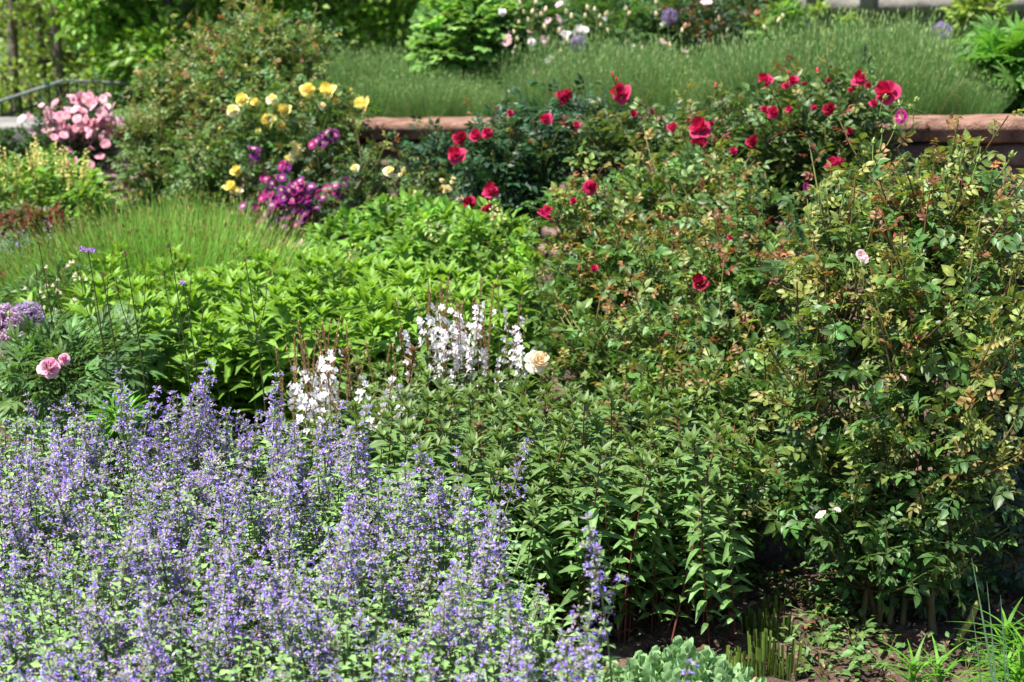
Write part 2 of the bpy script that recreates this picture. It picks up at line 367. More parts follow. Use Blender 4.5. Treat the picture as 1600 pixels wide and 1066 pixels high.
def bumps(X, Y, a=.012):
    return a * (np.sin(X * 23 + 2 * np.sin(Y * 17)) * np.sin(Y * 29 + 1.7 * np.sin(X * 13)) + .7 * np.sin(X * 61 + Y * 11) * np.sin(Y * 53 - X * 17))
near = np.linspace(-3, 4, 260); xs = np.concatenate([[-200, -60, -20], np.arange(-14, -3, .25), near, np.arange(4.1, 10, .25), [20, 60, 200]]); ys = np.concatenate([[-100, -10, -2, 0, 1.5], np.linspace(2.2, 9, 300), np.arange(9.2, 18, .2), [20, 60, 200]])
sheet('bed_soil', xs, ys, lambda X, Y: bumps(X, Y) * ((X > -3) & (X < 4) & (Y > 2.3) & (Y < 9)) - 4. * (Y > wallY(np.clip(X, -14, 10)) + .1), M['soil'])
def terr(X, Y):
    return wallZ(X) - .07 + bumps(X * .4, Y * .4, .01) - 1.9 * np.clip((Y - 13.1) / 5.5, 0, 1) ** 1.3
sheet('terrace', np.concatenate([[-200, -70, -30, -12], np.linspace(-8, 8, 90), [12, 30, 70, 200]]), np.concatenate([np.linspace(.22, 12, 60), [16, 24, 40, 70, 250]]), terr, M['turf'], shift=lambda X: wallY(np.clip(X, -14, 10)))

# retaining wall: rubble body and coping stones
wx = np.array([1, (WB[1] - WA[1]) / (WB[0] - WA[0]), 0]); wl = np.linalg.norm(wx[:2]); wd = wx / wl; wn = np.array([wd[1], -wd[0], 0])  # towards camera
if wn[1] > 0: wn = -wn
wall = thing('retaining_wall', 'low rubble stone wall with red sandstone coping holding the terrace', 'wall', (0, wallY(0), 0))
wb0 = np.array([0, wallY(0), 0.])
g = Geo(); r2 = np.random.default_rng(5)
x = -9.
rows = 6
for rI in range(rows):
    x = -9. + r2.uniform(0, .3)
    while x < 6:
        lw = r2.uniform(.16, .42); 
        z0 = (wallZ(x) - .085) * rI / rows; z1 = (wallZ(x + lw) - .085) * (rI + 1) / rows; z0b = (wallZ(x + lw) - .085) * rI / rows; z1a = (wallZ(x) - .085) * (rI + 1) / rows
        gap = .008; f = r2.uniform(0, .028)
        a0 = np.array([x + gap, wallY(x + gap), 0]); a1 = np.array([x + lw - gap, wallY(x + lw - gap), 0]); b = .018
        fr = wn * f; bk = -wn * .08
        def pt(a, z, o): return a + o + np.array([0, 0, z])
        m0, m1 = a0 + wd * b, a1 - wd * b
        v = [pt(a0, z0 + gap, bk), pt(a1, z0b + gap, bk), pt(a1, z1 - gap, bk), pt(a0, z1a - gap, bk),
             pt(m0, z0 + gap + b, fr), pt(m1, z0b + gap + b, fr), pt(m1, z1 - gap - b, fr), pt(m0, z1a - gap - b, fr)]
        k = r2.uniform(.7, 1.35)
        g.add(np.array(v) - wb0, [(4, 5, 6, 7), (0, 1, 5, 4), (1, 2, 6, 5), (2, 3, 7, 6), (3, 0, 4, 7)], None, (k, k, k))
        x += lw
for xa, xb in [(-9.2, 6.2)]:                      # mortar core
    n = 24; xs_ = np.linspace(xa, xb, n); v = []
    for xx in xs_:
        a = np.array([xx, wallY(xx), 0]) - wb0; zt = wallZ(xx) - .085
        v += [a - wn * .02 + [0, 0, -.05], a - wn * .02 + [0, 0, zt], a - wn * .3 + [0, 0, zt], a - wn * .3 + [0, 0, -.05]]
    q = []
    for i in range(n - 1):
        b = i * 4
        for k in range(4): q.append((b + k, b + (k + 1) % 4, b + 4 + (k + 1) % 4, b + 4 + k))
    g.add(np.array(v), q)
obj('stonework', mesh('stonework', g, M['rubble'], False), wall)
x = -4.6; prof = [(-.30, -.09), (-.30, 0), (-.24, .0), (-.07, .0), (-.062, -.006), (-.05, -.006), (-.042, 0), (.055, -.003), (.062, -.012), (.062, -.042), (.054, -.046), (.061, -.086), (.04, -.09)]
while x < 3.6:
    lw = r2.uniform(.5, .85); g = Geo(); n = 9; v = []
    for xx in np.linspace(x + .006, x + lw - .007, n):
        a = np.array([xx, wallY(xx), wallZ(xx)]) - wb0
        for (o, z) in prof: v.append(a + wn * (o + r2.normal(0, .003)) + np.array([0, 0, z + r2.normal(0, .0022)]))
    m = len(prof); q = []
    for i in range(n - 1):
        for k in range(m): q.append((i * m + k, i * m + (k + 1) % m, (i + 1) * m + (k + 1) % m, (i + 1) * m + k))
    for e in (0, (n - 1) * m): q += [(e + 0, e + 1, e + 2, e + 12), (e + 2, e + 3, e + 11, e + 12), (e + 3, e + 4, e + 10, e + 11), (e + 4, e + 5, e + 9, e + 10), (e + 5, e + 6, e + 7, e + 9)]
    g.add(v, q); obj('coping_stone', mesh('coping_stone', g, M['coping'], False), wall); x += lw

# ---------------------------------------------------------------- catmint drift
FL = Geo()      # one small two-lipped flower, length 1 along y
tube(FL, [(0, 0, 0), (0, .35, .06), (0, .62, .12)], np.array([.07, .09, .16]), (.85, .7, .9), 5)
fl1 = leaf(.85, 2, -.2, .55, .6); fl2 = leaf(.6, 2, .3, -.3, .55)
FL.inst(fl1, frames(np.array([[0, 1, -.25]]), np.array([[0, .2, 1.]])), np.array([[0, .58, .08]]), .52, (1.15, 1.15, 1.1))
FL.inst(fl2, frames(np.array([[.35, .8, .5], [-.35, .8, .5]]), np.array([[0, -.4, 1.], [0, -.4, 1]])), np.array([[.04, .58, .16], [-.04, .58, .16]]), .36, (.95, .95, 1))
CX = leaf(.5, 2, -.4, 0., .35); smallleaf = leaf(.62, 2, .3, .3, .35)
def catmint_spike(seed):
    r = np.random.default_rng(seed); H = r.uniform(.30, .42); bd = np.array([r.uniform(-.07, .07), r.uniform(-.05, .05), 0])
    pts = bez(np.zeros(3), np.array([0, 0, H * .5]), np.array([0, 0, H]) + bd, 8); st = Geo(); tube(st, pts, np.linspace(.0021, .0011, 8), (.21, .27, .12), 4); stage = [.60, .55, .50, .42, .58, .26][seed % 6]
    fl = Geo(); lv = Geo()
    def whorl(c, ax, n, rad, z):
        a = r.uniform(0, 6.28, n); el = r.uniform(-.5, .9, n); d = np.stack([np.cos(a), np.sin(a), el], -1)
        pos = c + nrm(d) * rad * r.uniform(.2, .9, (n, 1)) * np.array([1, 1, .75])
        up = nrm(np.array([0, 0, 1.]) + r.normal(0, .2, (n, 3)))
        k = r.uniform(size=n) < stage; cl = np.array([.43, .32, .86]) * r.uniform(.9, 1.1) * r.uniform(.7, 1.35, (n, 1)) * r.normal(1, .09, (n, 3)); pk = r.uniform(size=n) < .12; cl[pk] = np.array([.56, .42, .60])
        fl.inst(FL, frames(d[k], up[k]), pos[k], r.uniform(.0068, .0102, k.sum()), cl[k])
        m = n; a = r.uniform(0, 6.28, m); d = np.stack([np.cos(a), np.sin(a), r.uniform(-.2, 1, m)], -1); pos = c + nrm(d) * rad * r.uniform(.0, .45, (m, 1))
        cc = np.where(r.uniform(size=(m, 1)) < .45, np.array([[.30, .24, .32]]), np.array([[.27, .33, .19]])) * r.uniform(.7, 1.2, (m, 1))
        lv.inst(CX, frames(d, up[:m]), pos, r.uniform(.007, .0115, m), cc)
    z = H; i = 0; nw = r.integers(6, 9)
    while i < nw:
        f = z / H; c = np.array([np.interp(f, np.linspace(0, 1, 8), pts[:, k]) for k in range(3)])
        n = int(7 + i * 2.1) if i < 6 else 12; rad = .007 + .0017 * min(i, 7)
        whorl(c, None, n, rad, z)
        if i >= 3 and r.uniform() < .8:          # side sprays
            for s in (0, 1):
                a = r.uniform(0, 6.28); L_ = r.uniform(.012, .032); e = c + np.array([math.cos(a) * L_, math.sin(a) * L_, L_ * .9]); tube(st, bez(c, (c + e) / 2 + [0, 0, -.003], e, 4), .001, (.2, .25, .12), 3); whorl(e, None, 8, .010, z)
        if i > 1:
            a = r.uniform(0, 3.14); d = np.array([[math.cos(a), math.sin(a), .3], [-math.cos(a), -math.sin(a), .3]]); lv.inst(smallleaf, frames(d, np.array([[0, 0, 1.]] * 2)), np.array([c, c]), r.uniform(.014, .022), (.17, .26, .10))
        z -= r.uniform(.014, .019) + i * .0016; i += 1
    while z > .03:
        f = z / H; c = np.array([np.interp(f, np.linspace(0, 1, 8), pts[:, k]) for k in range(3)]); a = r.uniform(0, 6.28)
        for s in (0, 1):
            d = np.array([[math.cos(a + s * 3.14), math.sin(a + s * 3.14), .35]]); lv.inst(smallleaf, frames(d, np.array([[0, 0, 1.]])), c[None], r.uniform(.018, .028), np.array([.20, .31, .12]) * r.uniform(.8, 1.2))
        z -= r.uniform(.02, .03)
    return mesh('flower_spike', st.geo(lv), M['grey']), mesh('blossom', fl, M['petal'])
CS = [catmint_spike(i) for i in range(12)]
def catmint_foliage(seed, rad=.20, h=.47):
    r = np.random.default_rng(seed); g = Geo()
    for k in range(170):
        a = r.uniform(0, 6.28); q = r.uniform(0, 1) ** .5 * rad; b = np.array([math.cos(a) * q * .5, math.sin(a) * q * .5, 0]); t = np.array([math.cos(a) * q * 1.05, math.sin(a) * q * 1.05, h * (1 - .25 * (q / rad) ** 2) * r.uniform(.7, 1.08)])
        pts = bez(b, np.array([b[0] * 1.2, b[1] * 1.2, t[2] * .6]), t, 6); tube(g, pts, .0015, (.16, .20, .08), 3)
        n = 16; f = np.linspace(.25, 1, n); pos = np.stack([np.interp(f, np.linspace(0, 1, 6), pts[:, j]) for j in range(3)], -1); pos = np.repeat(pos, 2, 0)
        an = np.repeat(r.uniform(0, 6.28) + np.arange(n) * 1.57, 2) + np.tile([0, 3.14], n); d = np.stack([np.cos(an), np.sin(an), r.uniform(.0, .7, 2 * n)], -1)
        g.inst(smallleaf, frames(d, nrm(np.array([0, 0, 1.]) + r.normal(0, .25, (2 * n, 3)))), pos, r.uniform(.013, .024, 2 * n), np.array([.19, .32, .11]) * r.uniform(.6, 1.35, (2 * n, 1)))
    return mesh('foliage', g, M['grey'])
CF = [catmint_foliage(i) for i in range(4)]
def catmint_edge(D):          # right border column of the drift at depth D
    return np.interp(D, [2.3, 2.75, 3.2, 3.6, 4.0, 4.3], [965, 905, 855, 765, 630, 500])
spots = []
for D in np.arange(2.55, 4.5, .19):
    x1 = (catmint_edge(D) - 800) / FPX * D; x0 = (-60 - 800) / FPX * D
    xx = x1 - .10
    while xx > x0: spots.append((xx + U(-.04, .04), D + U(-.05, .05))); xx -= .24
for (x, y) in spots:
    root = thing('catmint_clump', 'grey-green catmint clump with violet flower spikes in the purple foreground drift', 'catmint', (x, y, 0), 'catmint clumps of the purple foreground drift', 0)
    o = obj('foliage', CF[rng.integers(4)], root, (0, 0, 0), (0, 0, U(0, 6.28)), U(.92, 1.1))
    for k in range(int(U(14, 23) if x < -.25 else U(11, 18))):
        a = U(0, 6.28); q = U(0, 1) ** .5 * .17; m = CS[rng.integers(12)]
        tall = U(-.03, .08) + (.06 if U() < .12 else 0)
        s = obj('flower_spike', m[0], root, (math.cos(a) * q, math.sin(a) * q, .12 + tall), (U(-.24, .24) - math.sin(a) * q * 1.0, U(-.24, .24) + math.cos(a) * q * 1.2, U(0, 6.28)), U(.72, 1.12)); obj('blossom', m[1], s)
print('catmint clumps', len(spots))
for px, D, top in [(965, 2.95, 868), (905, 2.9, 890), (848, 3.0, 905), (735, 3.4, 850), (600, 3.6, 700), (640, 3.7, 690), (270, 4.25, 590), (295, 4.3, 585), (205, 4.2, 600), (200, 4.15, 620), (130, 4.25, 600), (365, 4.3, 640), (540, 4.0, 680)]:
    m = CS[rng.integers(12)]; p = P(px, top, D); H = p[2]
    lab = None
    # belongs to the nearest clump
    best = min((o for o in col.objects if o.name.startswith('catmint_clump')), key=lambda o: (o.location.x - p[0]) ** 2 + (o.location.y - p[1]) ** 2)
    zz = H - .38
    s = obj('flower_spike', m[0], best, (p[0] - best.location.x, p[1] - best.location.y, zz), (0, 0, U(0, 6.28)), 1.05); obj('blossom', m[1], s)

# ---------------------------------------------------------------- leafy shoots (phlox and red-stemmed perennials)
def leafy_shoot(seed, H, LL, W, step, c_leaf, c_stem, c_tip, rad=.003, lead=.35, droop=.5, whorl=2, up=.35, top_tuft=True):
    r = np.random.default_rng(seed); bd = np.array([r.uniform(-.08, .08), r.uniform(-.06, .06), 0]) * H / .5
    pts = bez(np.zeros(3), np.array([0, 0, H * .55]), np.array([0, 0, H]) + bd, 9); st = Geo(); tube(st, pts, np.linspace(rad, rad * .55, 9), np.asarray(c_stem), 5)
    lv = Geo(); tm = [leaf(W, 4, .3, droop * k, .36, wave=.12) for k in (.6, 1., 1.4)]
    z = H * .18; a = r.uniform(0, 6.28)
    while z < H:
        f = z / H; c = np.array([np.interp(f, np.linspace(0, 1, 9), pts[:, k]) for k in range(3)]); sz = LL * (1.05 if f < .75 else 1.1 - (f - .75) * 2.0) * r.uniform(.85, 1.15) * (1 if f > .3 else .75)
        el = up + (f > .85) * .9 * (f - .85) / .15 * 1.6
        for s in range(whorl):
            b = a + s * 2 * math.pi / whorl + r.uniform(-.25, .25); d = np.array([[math.cos(b), math.sin(b), el + r.uniform(-.2, .25)]])
            k = np.clip((f - .7) / .3, 0, 1); cc = (np.asarray(c_leaf) * (1 - k) + np.asarray(c_tip) * k) * r.uniform(.75, 1.25)
            lv.inst(tm[r.integers(3)], frames(d, nrm(np.array([[0, 0, 1.]]) + r.normal(0, .2, (1, 3)))), c[None], sz, cc)
        a += math.pi / whorl + r.uniform(-.3, .3); z += step * r.uniform(.85, 1.15) * (1.15 - .55 * f)
    if top_tuft:
        c = pts[-1]
        for s in range(7):
            b = s * 2.4; d = np.array([[math.cos(b) * .5, math.sin(b) * .5, 1 - s * .06]]); lv.inst(tm[0], frames(d, np.array([[math.cos(b) * -.8, math.sin(b) * -.8, .6]])), c[None], LL * r.uniform(.4, .65), np.asarray(c_tip) * r.uniform(.8, 1.2))
    return mesh('stem', st, M['wood']), mesh('foliage', lv, M['herb'] if LL < .07 else M['soft'])
PH = [leafy_shoot(100 + i, .50, .092, .35, .041, (.13, .255, .040), (.16, .25, .05), (.17, .32, .035), .0030) for i in range(6)]
RS = [leafy_shoot(200 + i, .54, .068, .34, .034, (.118, .228, .062), (.13, .04, .028), (.115, .185, .05), .0027, up=.25) for i in range(8)]
def perennial(name, label, cat, group, pos, shoots, n, rad, hs, lean=.15):
    root = thing(name, label, cat, pos, group)
    for k in range(n):
        a = U(0, 6.28); q = U(0, 1) ** .5 * rad; m = shoots[rng.integers(len(shoots))]
        s = obj('stem', m[0], root, (math.cos(a) * q, math.sin(a) * q, -.01), (U(-lean, lean) - math.sin(a) * q * .6, U(-lean, lean) + math.cos(a) * q * .6, U(0, 6.28)), U(*hs)); obj('foliage', m[1], s)
    return root
n = 0
for D in np.arange(5.75, 6.65, .2):
    for px in np.arange(145 if D < 6.8 else 210, 830, 42 * 6 / D * 1.25):
        if D < 6.0 and px > 640: continue
        x = (px + U(-15, 15) - 800) / FPX * D
        perennial('phlox_plant', 'bright green leafy phlox not yet in flower in the middle of the bed', 'phlox', 'bright green phlox plants in the middle bed', (x, D + U(-.07, .07), 0), PH, 5, .085, (.78, 1.12), .2); n += 1
print('phlox', n); n = 0
for D in np.arange(4.34, 5.4, .16):
    lo = np.interp(D, [4.3, 4.7, 5.4], [640, 500, 480]); hi = np.interp(D, [4.3, 4.8, 5.4], [1120, 1170, 1180])
    for px in np.arange(lo, hi, 52 * 4.6 / D):
        x = (px + U(-18, 18) - 800) / FPX * D
        perennial('red_stemmed_perennial', 'dark green lance-leaved perennial with reddish stems behind the catmint', 'perennial', 'red-stemmed perennials between catmint and roses', (x, D + U(-.06, .06), 0), RS, 5, .08, (.48, .88) if D > 4.75 else (.60, 1.05), .30); n += 1
print('red stems', n)

# ---------------------------------------------------------------- fine-leaved clumps (lavender on the terrace, flax-like drift, sword leaves)
def blade(W, seg=4, bend=.3, taper=1.):
    g = Geo(); t = np.linspace(0, 1, seg + 1); v = []; uv = []
    for a in t:
        ww = W / 2 * (1 - a ** 2 * .9 * taper); z = -bend * a * a; v += [(-ww, a, z), (ww, a, z)]; uv += [(a, .5), (a, .5)]
    return g.add(v, [(2 * i, 2 * i + 1, 2 * i + 3, 2 * i + 2) for i in range(seg)], uv)
def tuft(name, seed, n, rad, h, W, c1, c2, tip=None, lean=(0, 0), spread=.5, bend=.2, mat='blade', flop=.15):
    r = np.random.default_rng(seed); g = Geo(); ts = [blade(W, 4, bend * k) for k in (-.4, .5, 1.2)]
    a = r.uniform(0, 6.28, n); q = r.uniform(0, 1, n) ** .5 * rad; pos = np.stack([np.cos(a) * q, np.sin(a) * q, np.zeros(n)], -1)
    hh = h * r.uniform(.6, 1.08, n) * (1 - .25 * (q / rad) ** 2); d = np.stack([np.cos(a) * q / rad * spread + lean[0] + r.normal(0, flop, n), np.sin(a) * q / rad * spread + lean[1] + r.normal(0, flop, n), np.ones(n)], -1)
    k = r.uniform(0, 1, (n, 1)); c = (np.asarray(c1) * k + np.asarray(c2) * (1 - k)) * r.uniform(.7, 1.3, (n, 1)); dead = r.uniform(size=n) < .05; c[dead] = np.array([.34, .27, .14]); up = r.normal(0, 1, (n, 3)) * np.array([1, 1, .1])
    pk = r.integers(3, size=n)
    for i in range(3):
        m = pk == i; g.inst(ts[i], frames(d[m], up[m]), pos[m], hh[m], c[m])
    if tip is not None:
        tl, tw, tc, frac = tip; m = r.uniform(size=n) < frac; dd = nrm(d[m]); tt = leaf(tw, 2, -.3, 0, .45)
        g.inst(tt, frames(dd, up[m]), pos[m] + dd * hh[m][:, None] * .96, tl, tc)
    return mesh('foliage', g, M[mat])
LV = [tuft('lav', 300 + i, 1050, .20, .50, .0085, (.060, .150, .045), (.13, .26, .075), tip=(.035, .24, (.24, .34, .13), .35), lean=(.18, 0), spread=.5, flop=.12, bend=.12) for i in range(4)]
n = 0
for row, off in enumerate((.48, .80, 1.12, 1.5)):
    for px in np.arange(505 + row * 12, 1560, 44):
        # follow the wall line
        D = 9.; 
        for _ in range(8): x = (px - 800) / FPX * D * 1.01; D = wallY(x) + off
        if U() < .10: continue
        top = np.interp(px, [500, 600, 780, 900, 1100, 1250, 1350, 1450, 1560], [105, 100, 112, 90, 78, 62, 48, 75, 120]) + (3 - row) * 13
        zt = P(px, top, D)[2]; zb = float(terr(np.array(x), np.array(D))); sc_ = np.clip((zt - zb) / .37, .4, 1.5) * U(.68, 1.28)
        root = thing('lavender_plant', 'green lavender not yet in flower in the band on the terrace above the wall', 'lavender', (x + U(-.03, .03), D + U(-.05, .05), zb), 'lavender plants in the band on the terrace')
        obj('foliage', LV[rng.integers(4)], root, (0, 0, 0), (0, 0, U(-.5, .5)), sc_); n += 1
print('lavender', n)
FX = [tuft('flax', 320 + i, 1900, .22, .56, .0075, (.12, .30, .035), (.19, .38, .06), tip=(.018, .4, (.22, .22, .06), .4), spread=.7, flop=.22) for i in range(4)]
n = 0
for D in np.arange(6.75, 9.7, .3):
    for px in np.arange(5 if D < 8.3 else 130, 400 if D > 7.4 else 330, 56):
        x = (px + U(-15, 15) - 800) / FPX * D; p_top = P(px, np.interp(px, [0, 120, 300, 450], [400, 372, 346, 425]) + (9.3 - D) * 26, D)[2]
        p_top = max(p_top, .16)
        root = thing('feathery_perennial', 'fine-leaved yellow-green perennial in the grassy drift left of the purple rose', 'perennial', (x, D + U(-.1, .1), 0), 'feathery green perennials in the left drift')
        obj('foliage', FX[rng.integers(4)], root, (0, 0, 0), (0, 0, U(0, 6.28)), p_top / .38 * U(.92, 1.1)); n += 1
print('feathery', n)

# ---------------------------------------------------------------- rose bushes
PAL_RED = ((.065, .120, .032), (.15, .19, .045), [(.19, .20, .05), (.20, .17, .045), (.17, .035, .03), (.19, .22, .06)])
PAL_MID = ((.074, .150, .034), (.205, .265, .052), [(.24, .24, .055), (.22, .20, .05), (.24, .15, .05), (.22, .24, .055), (.25, .12, .045), (.19, .055, .03), (.22, .10, .04)])
PAL_FRONT = ((.064, .138, .036), (.195, .255, .052), [(.25, .26, .065), (.22, .20, .055), (.24, .15, .05), (.22, .26, .075), (.24, .13, .045), (.18, .052, .03), (.23, .26, .06)])
PAL_YEL = ((.085, .165, .040), (.18, .24, .050), [(.24, .25, .06), (.28, .13, .05), (.20, .25, .06), (.20, .25, .06)])
PAL_LEFT = ((.09, .160, .042), (.20, .24, .06), [(.27, .25, .07), (.34, .14, .07), (.26, .26, .07)])
K = 'red_rose'; Kd = 'red_deep'
rose_bush('climbing_rose', 'red climbing rose sprawling over the sandstone wall, widest of the red roses', 'rose bush', 1205, 7.35,
  [(1230, 215, 7.3, 185, 85, .35), (1030, 225, 7.55, 160, 62, .3), (1300, 180, 7.3, 110, 55, .25), (1330, 290, 7.1, 110, 60, .3), (1150, 300, 7.2, 170, 60, .3)], 360, PAL_RED, .095, .034, .16, ncanes=10, fill=900, tipfrac=.6,
  blooms=[(Kd, 874, 155, 34, 7.4), (K, 857, 186, 20, 7.3), (K, 904, 197, 13, 7.3), (K, 976, 148, 36, 7.35), (K, 1094, 208, 38, 7.05), (Kd, 1101, 227, 26, 7.02), (K, 1047, 202, 18, 7.1), (Kd, 1171, 225, 25, 6.95), (K, 1198, 130, 26, 7.05), (K, 1241, 127, 18, 7.0), (K, 1205, 178, 22, 6.95), (K, 1232, 174, 13, 6.95), (Kd, 1292, 173, 26, 6.9), (K, 1343, 130, 28, 7.0), (Kd, 1327, 143, 16, 7.0), (K, 1390, 148, 42, 7.0), ('magenta_rose', 1409, 182, 22, 6.95), (K, 1300, 262, 24, 6.75), (K, 1308, 253, 16, 6.75), ('magenta_rose', 1261, 296, 22, 6.75), (K, 1038, 260, 16, 6.9)] + [(Kd if U() < .5 else K, x + U(-12, 12), y + U(-10, 10), U(10, 15), 6.95) for x, y in [(1215, 135), (1262, 122), (1300, 135), (1345, 145), (1190, 165), (1270, 160), (1110, 195), (1082, 215), (1375, 165), (1150, 240), (1320, 200), (1000, 180)]],
  buds=[('red_bud', 1118, 135, 9, 7.2), ('red_bud', 957, 118, 8, 7.3), ('red_bud', 963, 126, 8, 7.3), ('red_bud', 1278, 113, 10, 7.1), ('red_bud', 1157, 152, 6, 7.1), ('red_bud', 1232, 114, 7, 7.1)])
rose_bush('climbing_rose', 'dark-leaved red climbing rose hanging over the wall beside two stacked red blooms', 'rose bush', 800, 7.9,
  [(800, 235, 7.9, 95, 62, .3), (790, 290, 7.75, 80, 62, .25), (905, 215, 7.8, 120, 58, .3), (690, 250, 8.5, 60, 40, .15)], 230, ((.030, .078, .034), (.06, .12, .04), PAL_RED[2]), .09, .032, .12, ncanes=8, fill=650, tipfrac=.4,
  blooms=[(Kd, 715, 221, 30, 7.6), (K, 716, 246, 31, 7.55), (K, 742, 215, 21, 7.6), (K, 762, 210, 20, 7.6), (Kd, 735, 318, 27, 7.4), (Kd, 757, 331, 24, 7.38), (K, 767, 305, 29, 7.4), (K, 798, 177, 11, 7.6)])
rose_bush('shrub_rose', 'olive-tipped shrub rose with scattered small red blooms in the middle of the bed', 'rose bush', 990, 6.35,
  [(940, 345, 6.5, 120, 75, .3), (1010, 440, 6.2, 150, 100, .35), (900, 470, 6.2, 90, 80, .25), (1080, 300, 6.6, 130, 65, .3)], 330, PAL_MID, .085, .031, .28, ncanes=9, fill=700, tipfrac=.9,
  blooms=[(K, 920, 293, 25, 6.2), (K, 849, 339, 28, 6.2), (K, 896, 315, 12, 6.2), (Kd, 1096, 446, 34, 5.1), (K, 930, 420, 13, 5.9), (K, 921, 512, 10, 5.8)],
  buds=[('red_bud', 1071, 333, 9, 6.1), ('red_bud', 905, 420, 8, 5.9), ('green_bud', 918, 482, 8, 5.85)])
rose_bush('shrub_rose', 'broad shrub rose with dark lower leaves and coppery shoot tips right of the red-stemmed perennials', 'rose bush', 1130, 5.6,
  [(1150, 420, 5.8, 160, 110, .35), (1090, 560, 5.4, 150, 110, .3), (1190, 640, 5.1, 130, 120, .3), (960, 560, 5.7, 130, 80, .25), (1160, 770, 4.95, 120, 90, .25), (1010, 650, 5.0, 90, 60, .2)], 430, PAL_MID, .082, .030, .24, ncanes=11, fill=1100, tipfrac=.8,
  blooms=[(K, 1140, 372, 9, 5.4), ('white_rose', 836, 568, 44, 5.0, 'bloom', nrm(np.array([.35, -.75, .45])))], buds=[('green_bud', 1165, 350, 7, 5.6)])
rose_bush('shrub_rose', 'tall shrub rose with yellow-green new leaves, green buds and stout canes at the right front', 'rose bush', 1440, 4.42,
  [(1400, 330, 4.9, 190, 80, .3), (1530, 350, 4.8, 130, 90, .3), (1320, 440, 4.7, 150, 90, .3), (1480, 480, 4.6, 180, 110, .35), (1330, 600, 4.5, 150, 100, .3), (1480, 680, 4.4, 160, 110, .3), (1300, 760, 4.5, 130, 90, .25), (1430, 830, 4.35, 170, 55, .25), (1400, 880, 4.7, 170, 45, .2)], 500, PAL_FRONT, .083, .031, .24, ncanes=8, crad=.0085, fill=700, tipfrac=.95, spread=.08, cane_c=(.085, .07, .028), sprout=.3,
  blooms=[('pale_pink', 1345, 400, 18, 4.45), ('pale_pink', 1353, 405, 12, 4.45), ('pale_pink', 1411, 590, 14, 4.3), ('pale_pink', 1355, 441, 9, 4.4), ('pale_pink', 1283, 805, 18, 4.25), ('pale_pink', 1309, 797, 10, 4.25)],
  buds=[('green_bud', x, y, s, d) for x, y, s, d in [(1365, 222, 10, 4.75), (1350, 240, 7, 4.75), (1382, 152, 8, 4.9), (1405, 163, 10, 4.9), (1422, 168, 8, 4.9), (1431, 157, 9, 4.9), (1398, 200, 8, 4.8), (1378, 206, 7, 4.8), (1499, 244, 9, 4.6), (1508, 244, 8, 4.6), (1528, 251, 9, 4.6), (1570, 260, 8, 4.6), (1580, 243, 12, 4.5), (1345, 414, 10, 4.4), (1331, 402, 8, 4.4), (1320, 462, 7, 4.35), (1350, 490, 10, 4.3), (1363, 500, 7, 4.3), (1299, 530, 9, 4.25), (1272, 542, 7, 4.25), (1578, 428, 10, 4.3), (1325, 305, 8, 4.7), (1361, 312, 8, 4.7), (1308, 275, 9, 4.7), (1240, 485, 7, 4.4), (1312, 273, 7, 4.7), (1206, 297, 8, 4.9), (1246, 290, 7, 4.9)]])
rose_bush('shrub_rose', 'rose with bluish leaves and pale pink blooms at the right edge of the frame', 'rose bush', 1610, 5.0,
  [(1570, 520, 5.0, 90, 110, .25), (1580, 680, 4.9, 80, 100, .2), (1590, 820, 4.7, 70, 110, .2), (1640, 380, 5.2, 80, 120, .25)], 170, ((.045, .095, .06), (.10, .15, .05), PAL_FRONT[2]), .085, .032, .16, ncanes=6, fill=320, tipfrac=.6,
  blooms=[('pale_pink', 1570, 795, 13, 4.6), ('pale_pink', 1517, 900, 20, 4.75), ('pale_pink', 1515, 925, 14, 4.75), ('pale_pink', 1455, 893, 22, 5.0)])
# rambling rose of cream flowers against the wall
rose_bush('wall_rose', 'loose rose with small cream blooms in front of the bare stretch of wall', 'rose bush', 640, 8.6,
  [(600, 270, 8.6, 60, 60, .2), (680, 300, 8.3, 70, 45, .2), (560, 300, 8.5, 50, 50, .2)], 90, ((.06, .12, .04), (.12, .18, .05), PAL_YEL[2]), .08, .032, .2, far=True, ncanes=5, fill=130,
  blooms=[('cream_rose', 605, 271, 18, 8.3), ('cream_rose', 557, 264, 14, 8.3), ('white_rose', 652, 305, 18, 8.0), ('white_rose', 720, 292, 12, 8.0), ('white_rose', 716, 310, 14, 8.0)] + [('cream_rose', 620 + U(-12, 12), 272 + U(-10, 10), 7, 8.3) for _ in range(6)] + [('cream_rose', 700 + U(-12, 14), 290 + U(-14, 14), 7, 8.0) for _ in range(8)])
YB = [('yellow_rose', *b, 9.2) for b in [(478, 143, 24), (518, 145, 28), (574, 164, 27), (380, 160, 22), (397, 163, 14), (448, 175, 22), (428, 192, 27), (418, 187, 18), (437, 199, 16), (526, 161, 13), (368, 270, 18), (357, 297, 22), (487, 268, 24), (404, 206, 10), (437, 230, 12), (423, 253, 10)]] + \
     [('cream_rose', *b, 9.2) for b in [(365, 174, 20), (370, 181, 15), (425, 158, 18), (375, 300, 15), (459, 243, 22), (470, 236, 18), (497, 238, 17), (452, 252, 18), (457, 226, 12), (501, 167, 13)]]
rose_bush('shrub_rose', 'yellow-flowered shrub rose with large yellow and cream blooms left of the wall', 'rose bush', 440, 9.5,
  [(450, 210, 9.5, 120, 95, .4), (535, 175, 9.5, 50, 34, .3), (400, 130, 9.9, 110, 70, .4), (440, 70, 10.1, 95, 55, .4), (340, 270, 9.5, 90, 70, .35)], 430, PAL_YEL, .085, .034, .22, far=True, ncanes=9, fill=900, tipfrac=.7, blooms=YB,
  buds=[('yellow_bud', x, y, 6, 9.2) for x, y in [(330, 160), (367, 168), (390, 170), (325, 233), (343, 202), (548, 142), (438, 175)]])
